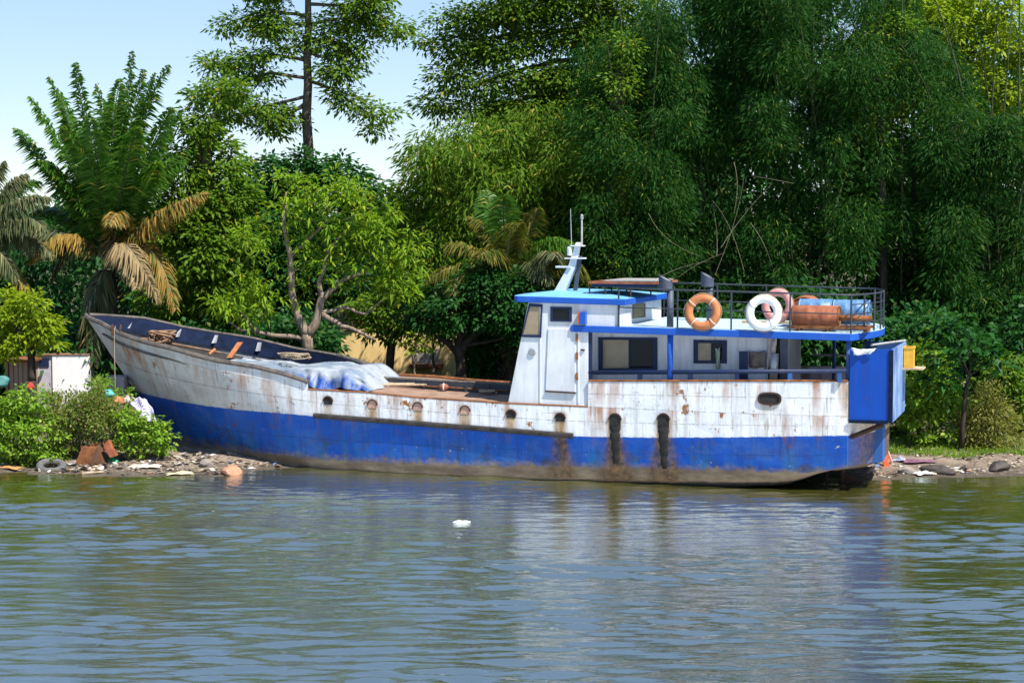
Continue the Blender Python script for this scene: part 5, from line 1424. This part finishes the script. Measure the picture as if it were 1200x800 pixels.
a, b_ = P(9, 428, 54), P(34, 460, 54); g = float(ground_z(a[0], 54)); cx = (a[0]+b_[0])/2
t = thing('plank_hut', 'brown plank hut at the picture edge beside the white shed', 'hut', (cx, 54, g))
w = (b_[0]-a[0])/2
pm = N('brown_planks'); v = pm.mapped((3.2, 1, .25)); f = pm.noise(v, 2, 6, .6); gx_ = pm.n('ShaderNodeTexWave', wave_type='BANDS'); gx_.inputs['Scale'].default_value = 2.2; pm.l(pm.coord(), gx_.inputs['Vector'])
pm.bsdf(pm.mix(pm.ramp(gx_.outputs['Fac'], (.0, 1.), (.12, 0.)), pm.mix(f, (.20, .13, .10), (.42, .31, .25)), (.05, .035, .03)), .85, .2, bump=f); 
MB().box(-w, w, 0, 1.6, -.1, a[2]-g+.1).build('wall', pm.m, t); MB().box(-w-.15, w+.15, -.2, 1.8, a[2]-g+.11, a[2]-g+.17).build('roof', M['rust'], t)
MB().box(-w-.06, -w+.02, -.06, -.003, -.1, a[2]-g+.1).build('post', M['wood'], t)
# concrete block
a, b_ = P(124, 441, 50.5), P(146, 478, 50.5); g = float(ground_z(a[0], 50.5))
o = MB().box(-(b_[0]-a[0])/2, (b_[0]-a[0])/2, 0, .6, -.2, a[2]-g).build('concrete_block', plain('grey_concrete', (.26, .25, .26), .9, .2, 8), bevel=.02)
o.location = ((a[0]+b_[0])/2, 50.5, g); tag(o, 'grey concrete block standing beneath the bow behind the bush', 'block')
# rust-red triangular steel frames at the water's edge
def skip_part():
    c = on_ground(110, 545)
    t = thing('rusty_steel_frame', 'rust-brown folded steel frame lying on the shore before the bushes', 'scrap metal', c)
    def w(px, py, dy): return P(px, py, c[1]+dy) - c
    MB().extrude([w(88, 543, 0), w(96, 524, 0), w(114, 525, .0), w(103, 545, 0)], (0, .35, 0)).build('front_plate', M['rust'], t)
    MB().extrude([w(103.4, 545, -.02), w(114, 523, -.02), w(121, 543, -.02)], (0, .5, 0)).build('corner_plate', plain('brown_steel', (.11, .055, .03), .85, .4, 4), t)
    MB().extrude([w(121, 524, .1), w(126, 516, .1), w(136, 534, .1), w(129, 536, .1)], (0, .30, 0)).build('side_plate', M['redrust'], t)
    MB().extrude([w(94, 523, .36), w(126, 516, .41), w(127, 519, .41), w(95, 526, .36)], (0, .06, 0)).build('back_bar', M['rust'], t)
skip_part()
# tyre half buried at the water's edge
c = on_ground(60, 549)
t = thing('old_tyre', 'old grey car tyre lying on the shore at the water edge', 'tyre', c)
MB().torus((0, 0, .06), (0.1, -.35, 1), .30, .10, 36, 12).build('tread', plain('dusty_rubber', (.10, .10, .10), .9, .3, 12), t, smooth=True)
MB().torus((0, 0, .06), (0.1, -.35, 1), .20, .035, 30, 8).build('bead', M['rubber'], t, smooth=True)
# boulders
import bmesh
def rock(name, label, px, py, sx, sy, sz_, m, seed, cat='rock', group=None, cut=None):
    bm = bmesh.new(); bmesh.ops.create_icosphere(bm, subdivisions=3, radius=1)
    r = random.Random(seed); ph = [r.uniform(0, 6) for _ in range(9)]
    for v in bm.verts:
        p = v.co.copy()
        k = 1 + .16*math.sin(p.x*2.3+ph[0])*math.cos(p.y*2.1+ph[1]) + .12*math.sin(p.z*3.7+ph[2]+p.x*2) + .05*math.sin(p.x*7+ph[3])*math.sin(p.z*8+ph[4])
        q = p*k
        for ax, lim in (((ph[5]-3)*.3, .62), ((ph[6]-3)*.3, .7)):
            nn = Vector((math.cos(ax*4), math.sin(ax*3)-.5, .5)).normalized(); dd = q.dot(nn)
            if dd > lim: q -= nn*(dd-lim)*.85
        v.co = Vector((q.x*sx, q.y*sy, q.z*sz_))
    me = bpy.data.meshes.new(name); bm.to_mesh(me); bm.free(); me.materials.append(m)
    me.polygons.foreach_set('use_smooth', [True]*len(me.polygons)); me.set_sharp_from_angle(angle=math.radians(32))
    o = bpy.data.objects.new(name, me); COL.objects.link(o)
    c = on_ground(px, py); o.location = (c[0], c[1], c[2]+sz_*.35); o.rotation_euler = (0, 0, r.uniform(0, 6)); return tag(o, label, cat, group)
M['terracotta'] = plain('terracotta_stone', (.42, .20, .12), .85, .25, 7)
M['stone'] = plain('grey_brown_stone', (.20, .17, .15), .9, .3, 7)
M['stonedark'] = plain('dark_wet_stone', (.06, .05, .045), .7, .4, 7)
rock('boulder', 'terracotta coloured boulder at the water edge under the bow', 272, 555, .30, .24, .19, M['terracotta'], 3)
rock('boulder', 'grey lump of stone under the hull beside the terracotta boulder', 243, 546, .20, .16, .14, M['stone'], 5)
rock('boulder', 'long dark stone at the water edge right of the rudder', 1098, 553, .50, .22, .13, M['stonedark'], 7)
rock('boulder', 'dark stone block on the shore nearest the picture edge', 1172, 549, .42, .25, .17, M['stonedark'], 9)
rock('boulder', 'small brown stone on the muddy shore just behind the rudder', 1062, 553, .26, .18, .12, M['stone'], 12)
rock('boulder', 'squat grey stone lying in the shade under the stern box', 1018, 552, .18, .14, .09, M['stone'], 15)
# orange float board leaning at the stern, cloths and bags on the shore
c = on_ground(1040, 547)
t = thing('orange_board', 'orange-red board leaning on a stick on the shore behind the stern', 'board', c)
def w_(px, py, dy): return P(px, py, c[1]+dy) - c
MB().extrude([w_(1036, 547, 0), w_(1042, 547, 0), w_(1040, 523, .12), w_(1034, 520, .12), w_(1033.5, 532, .06)], (0, .06, 0)).build('board_face', M['orangered'], t)
MB().tube([w_(1045, 541, .05), w_(1038, 522, .16)], .03, 6).build('prop_stick', M['ringpink'], t)
def crumple(name, label, px, py, sx, sy, sz_, m, seed, cat='cloth'):
    c = on_ground(px, py); r = random.Random(seed); ph = [r.uniform(0, 6) for _ in range(8)]; rows = []
    for i in range(26):
        row = []
        for j in range(26):
            u, v = j/25*2-1, i/25*2-1
            e = max(0, 1-(abs(u)**3+abs(v)**3)*.6)
            z = sz_*e*(.55+.25*math.sin(u*4+ph[0]+v*2)+.2*math.sin(v*5+ph[1])+.15*math.sin(u*9+v*7+ph[2])+.1*math.sin(u*15+ph[3])*math.sin(v*13))
            row.append((u*sx*(1+.12*math.sin(v*4+ph[4])), v*sy*(1+.12*math.sin(u*4+ph[5])), max(z, 0)+.02))
        rows.append(row)
    b_ = MB(); b_.grid(rows); o = b_.build(name, m, smooth=True, solid=.012)
    o.location = tuple(c); o.rotation_euler = (0, 0, r.uniform(-.5, .5)); return tag(o, label, cat)
def sack_mat(name, a, b, sc=7):
    q = N(name); w = q.n('ShaderNodeTexWave', wave_type='BANDS', bands_direction='Y'); w.inputs['Scale'].default_value = sc; w.inputs['Distortion'].default_value = .6; q.l(q.coord(), w.inputs['Vector'])
    q.bsdf(q.mix(q.ramp(w.outputs['Fac'], (.45, 0.), (.55, 1.)), a, b), .85, .2); return q.m
def heap_on(label, name, px, py, Y, rx, rz, m, seed, cat):
    o = rock(name, label, px, py+8, rx*Y/F_PX, rx*.7*Y/F_PX, rz*Y/F_PX, m, seed, cat); c = P(px, py, Y); o.location = tuple(c); o.rotation_euler = (0, .45 if 'striped' in label else 0, .3); return o
def drape(name, label, cat, pix, Y, mat, seed):
    q = [P(x, y, Y+dy) for (x, y, dy) in pix]; o = q[0]; rows = []
    for i in range(16):
        row = []
        for j in range(16):
            u, w = j/15, i/15
            p = (q[0]*(1-u)+q[1]*u)*(1-w) + (q[3]*(1-u)+q[2]*u)*w - o
            row.append(p + np.array((.02*math.sin(w*9+seed), .06*math.sin(u*10+w*4+seed), .05*math.sin(u*7+seed)*math.sin(w*6+1)+.015*math.sin(u*23))))
        rows.append(row)
    c = MB(); c.grid(rows); c = c.build(name, mat, smooth=True, solid=.015); c.location = tuple(map(float, o)); return tag(c, label, cat)
drape('woven_sheet', 'striped white and purple woven sheet spread over the bushes under the bow', 'sheet', [(152, 468, .5), (172, 466, .5), (186, 496, -.2), (166, 493, -.2)], 48.4, sack_mat('striped_sheet', (.56, .54, .57), (.20, .16, .36), 5), 4)
heap_on('grey bundle of cloth on top of the bush heap under the bow', 'cloth_bundle', 150, 468, 49.0, 10, 6, M['cloth_grey'], 6, 'bundle')
heap_on('turquoise plastic bag on the bush beside the concrete block', 'plastic_bag', 126, 461, 48.6, 8, 5, plain('turquoise_plastic', (.06, .42, .45), .5, .2, 9), 8, 'bag')
heap_on('orange-brown cloth beside the turquoise bag', 'cloth_bundle', 138, 469, 48.7, 8, 5, M['orange'], 10, 'bundle')
heap_on('red plastic ball caught in the bushes by the plank hut', 'plastic_ball', 36, 452, 48.4, 4.5, 4.5, plain('red_plastic', (.62, .05, .05), .4, .15, 8), 11, 'ball')
heap_on('pale teal tarpaulin bundle at the picture edge by the plank hut', 'tarpaulin_bundle', 3, 447, 52, 8, 7, plain('teal_tarpaulin', (.06, .19, .18), .6, .3, 5), 14, 'bundle')
crumple('plastic_bag', 'green plastic bag on the shore beside the rusty steel frame', 131, 541, .20, .14, .10, plain('green_plastic', (.02, .30, .12), .45, .2, 8), 3, 'bag')
crumple('plastic_sheet', 'crumpled white plastic sheet on the shore right of the rudder', 1082, 556, .24, .13, .08, M['ringwhite'], 5, 'plastic sheet')
crumple('cloth_heap', 'blue and white cloth heap on the shore behind the orange board', 1056, 541, .22, .14, .12, sack_mat('blue_white_cloth', (.55, .56, .62), (.08, .10, .32), 12), 7)
crumple('cloth_heap', 'dull purple cloth spread on the shore below the bushes', 1075, 541, .45, .30, .06, plain('purple_cloth', (.17, .08, .12), .95, .3, 6), 9)
crumple('plastic_sheet', 'cream plastic sheet on the shore under the bow', 170, 548, .40, .18, .09, plain('cream_plastic', (.55, .48, .38), .7, .2, 7), 12, 'plastic sheet')
crumple('plastic_sheet', 'yellowed plastic sheet at the water edge below the cream one', 210, 556, .34, .13, .06, plain('yellowed_plastic', (.50, .42, .26), .7, .2, 7), 15, 'plastic sheet')
crumple('cardboard_sheet', 'flattened orange-brown cardboard on the shore below the edge bush', 12, 549, .34, .16, .05, plain('wet_cardboard', (.40, .20, .07), .9, .2, 7), 17, 'cardboard')
# floating foam
c = P(541, 614, 6.4*F_PX/(614-270)*.998); c[2] = .02
bm_ = MB(); bm_.lathe([(-.20, .01), (-.14, .03), (-.05, .05), (.0, .03), (.1, .035), (.2, .008)], (0, 0, .0), (1, .2, 0), 12)
o = bm_.build('floating_foam', M['ringwhite'], smooth=True); o.location = tuple(c); tag(o, 'scrap of white foam floating on the water before the boat', 'foam scrap')
# driftwood and litter
def log(label, a, b_, r, m, group=None):
    p, q = on_ground(*a), on_ground(*b_); o = MB().tube([(0, 0, r*.8), (q-p)*.5+np.array((0, .05, r)), q-p+np.array((0, 0, r*.8))], [r, r*.85, r*.5], 7).build('driftwood_stick', m, smooth=True)
    o.location = tuple(p); return tag(o, label, 'stick', group)
log('long bleached stick lying on the shore from the thin trunk towards the stern', (1095, 538), (1128, 530), .035, M['twig'])
log('short stick lying at the foot of the dry bush', (1150, 537), (1158, 531), .03, M['twig'])
log('pale stick lying across the litter under the bow', (225, 552), (262, 549), .03, M['twig'])
log('broken board lying before the old tyre', (96, 556), (122, 554), .04, M['woodpale'])
def litter(name, label, n, xr, yr, cols, sizes, seed):
    r = np.random.default_rng(seed)
    nc = 46; cx = r.uniform(*xr, nc); cy = r.uniform(*yr, nc); k = r.integers(0, nc, n)
    sp = r.uniform(.1, .55, nc)[k]
    x = cx[k] + r.normal(size=n)*sp*1.6; y = np.clip(cy[k] + r.normal(size=n)*sp*.6, yr[0], yr[1])
    z = ground_z(x, y) + .012
    keep = z > .03; x, y, z = x[keep], y[keep], z[keep]; n = len(x)
    pos = np.stack([x, y, z], -1); a = r.uniform(0, 6.3, n)
    d = np.stack([np.cos(a), np.sin(a), r.uniform(-.05, .35, n)], -1); nv = norm(np.stack([r.normal(0, .3, n), r.normal(0, .3, n), np.ones(n)], -1))
    q = N('scattered_litter'); g = q.n('ShaderNodeNewGeometry'); rp_ = q.n('ShaderNodeValToRGB'); rp_.color_ramp.interpolation = 'CONSTANT'
    e = rp_.color_ramp.elements
    while len(e) < len(cols): e.new(.5)
    for i, (k, c) in enumerate(zip(e, cols)): k.position = i/len(cols); k.color = (*c, 1)
    q.l(g.outputs['Random Per Island'], rp_.inputs[0]); q.bsdf(rp_.outputs[0], .7, .3)
    L = sizes[0] + (sizes[1]-sizes[0])*r.random(n)**3
    return tag(leaves(name, pos, d, nv, L, L*r.uniform(.3, .9, n), q.m, None, -.05), label, 'litter', kind='stuff')
LC = [(.50, .47, .42), (.36, .29, .21), (.26, .19, .13), (.46, .38, .27), (.10, .08, .06), (.60, .59, .57), (.20, .15, .10), (.30, .22, .15), (.16, .11, .08), (.36, .20, .11), (.33, .30, .27), (.40, .34, .24), (.14, .11, .09), (.24, .19, .14), (.10, .14, .26), (.42, .37, .30)]
litter('shore_litter', 'scattered rubbish and dead leaves on the shore under the bow', 2400, (-14.5, -6.2), (46.0, 48.6), LC, (.03, .26), 2)
litter('bank_litter', 'scattered rubbish and dead leaves on the shore behind the stern', 1800, (8.2, 15.5), (45.4, 49.0), LC, (.03, .22), 4)
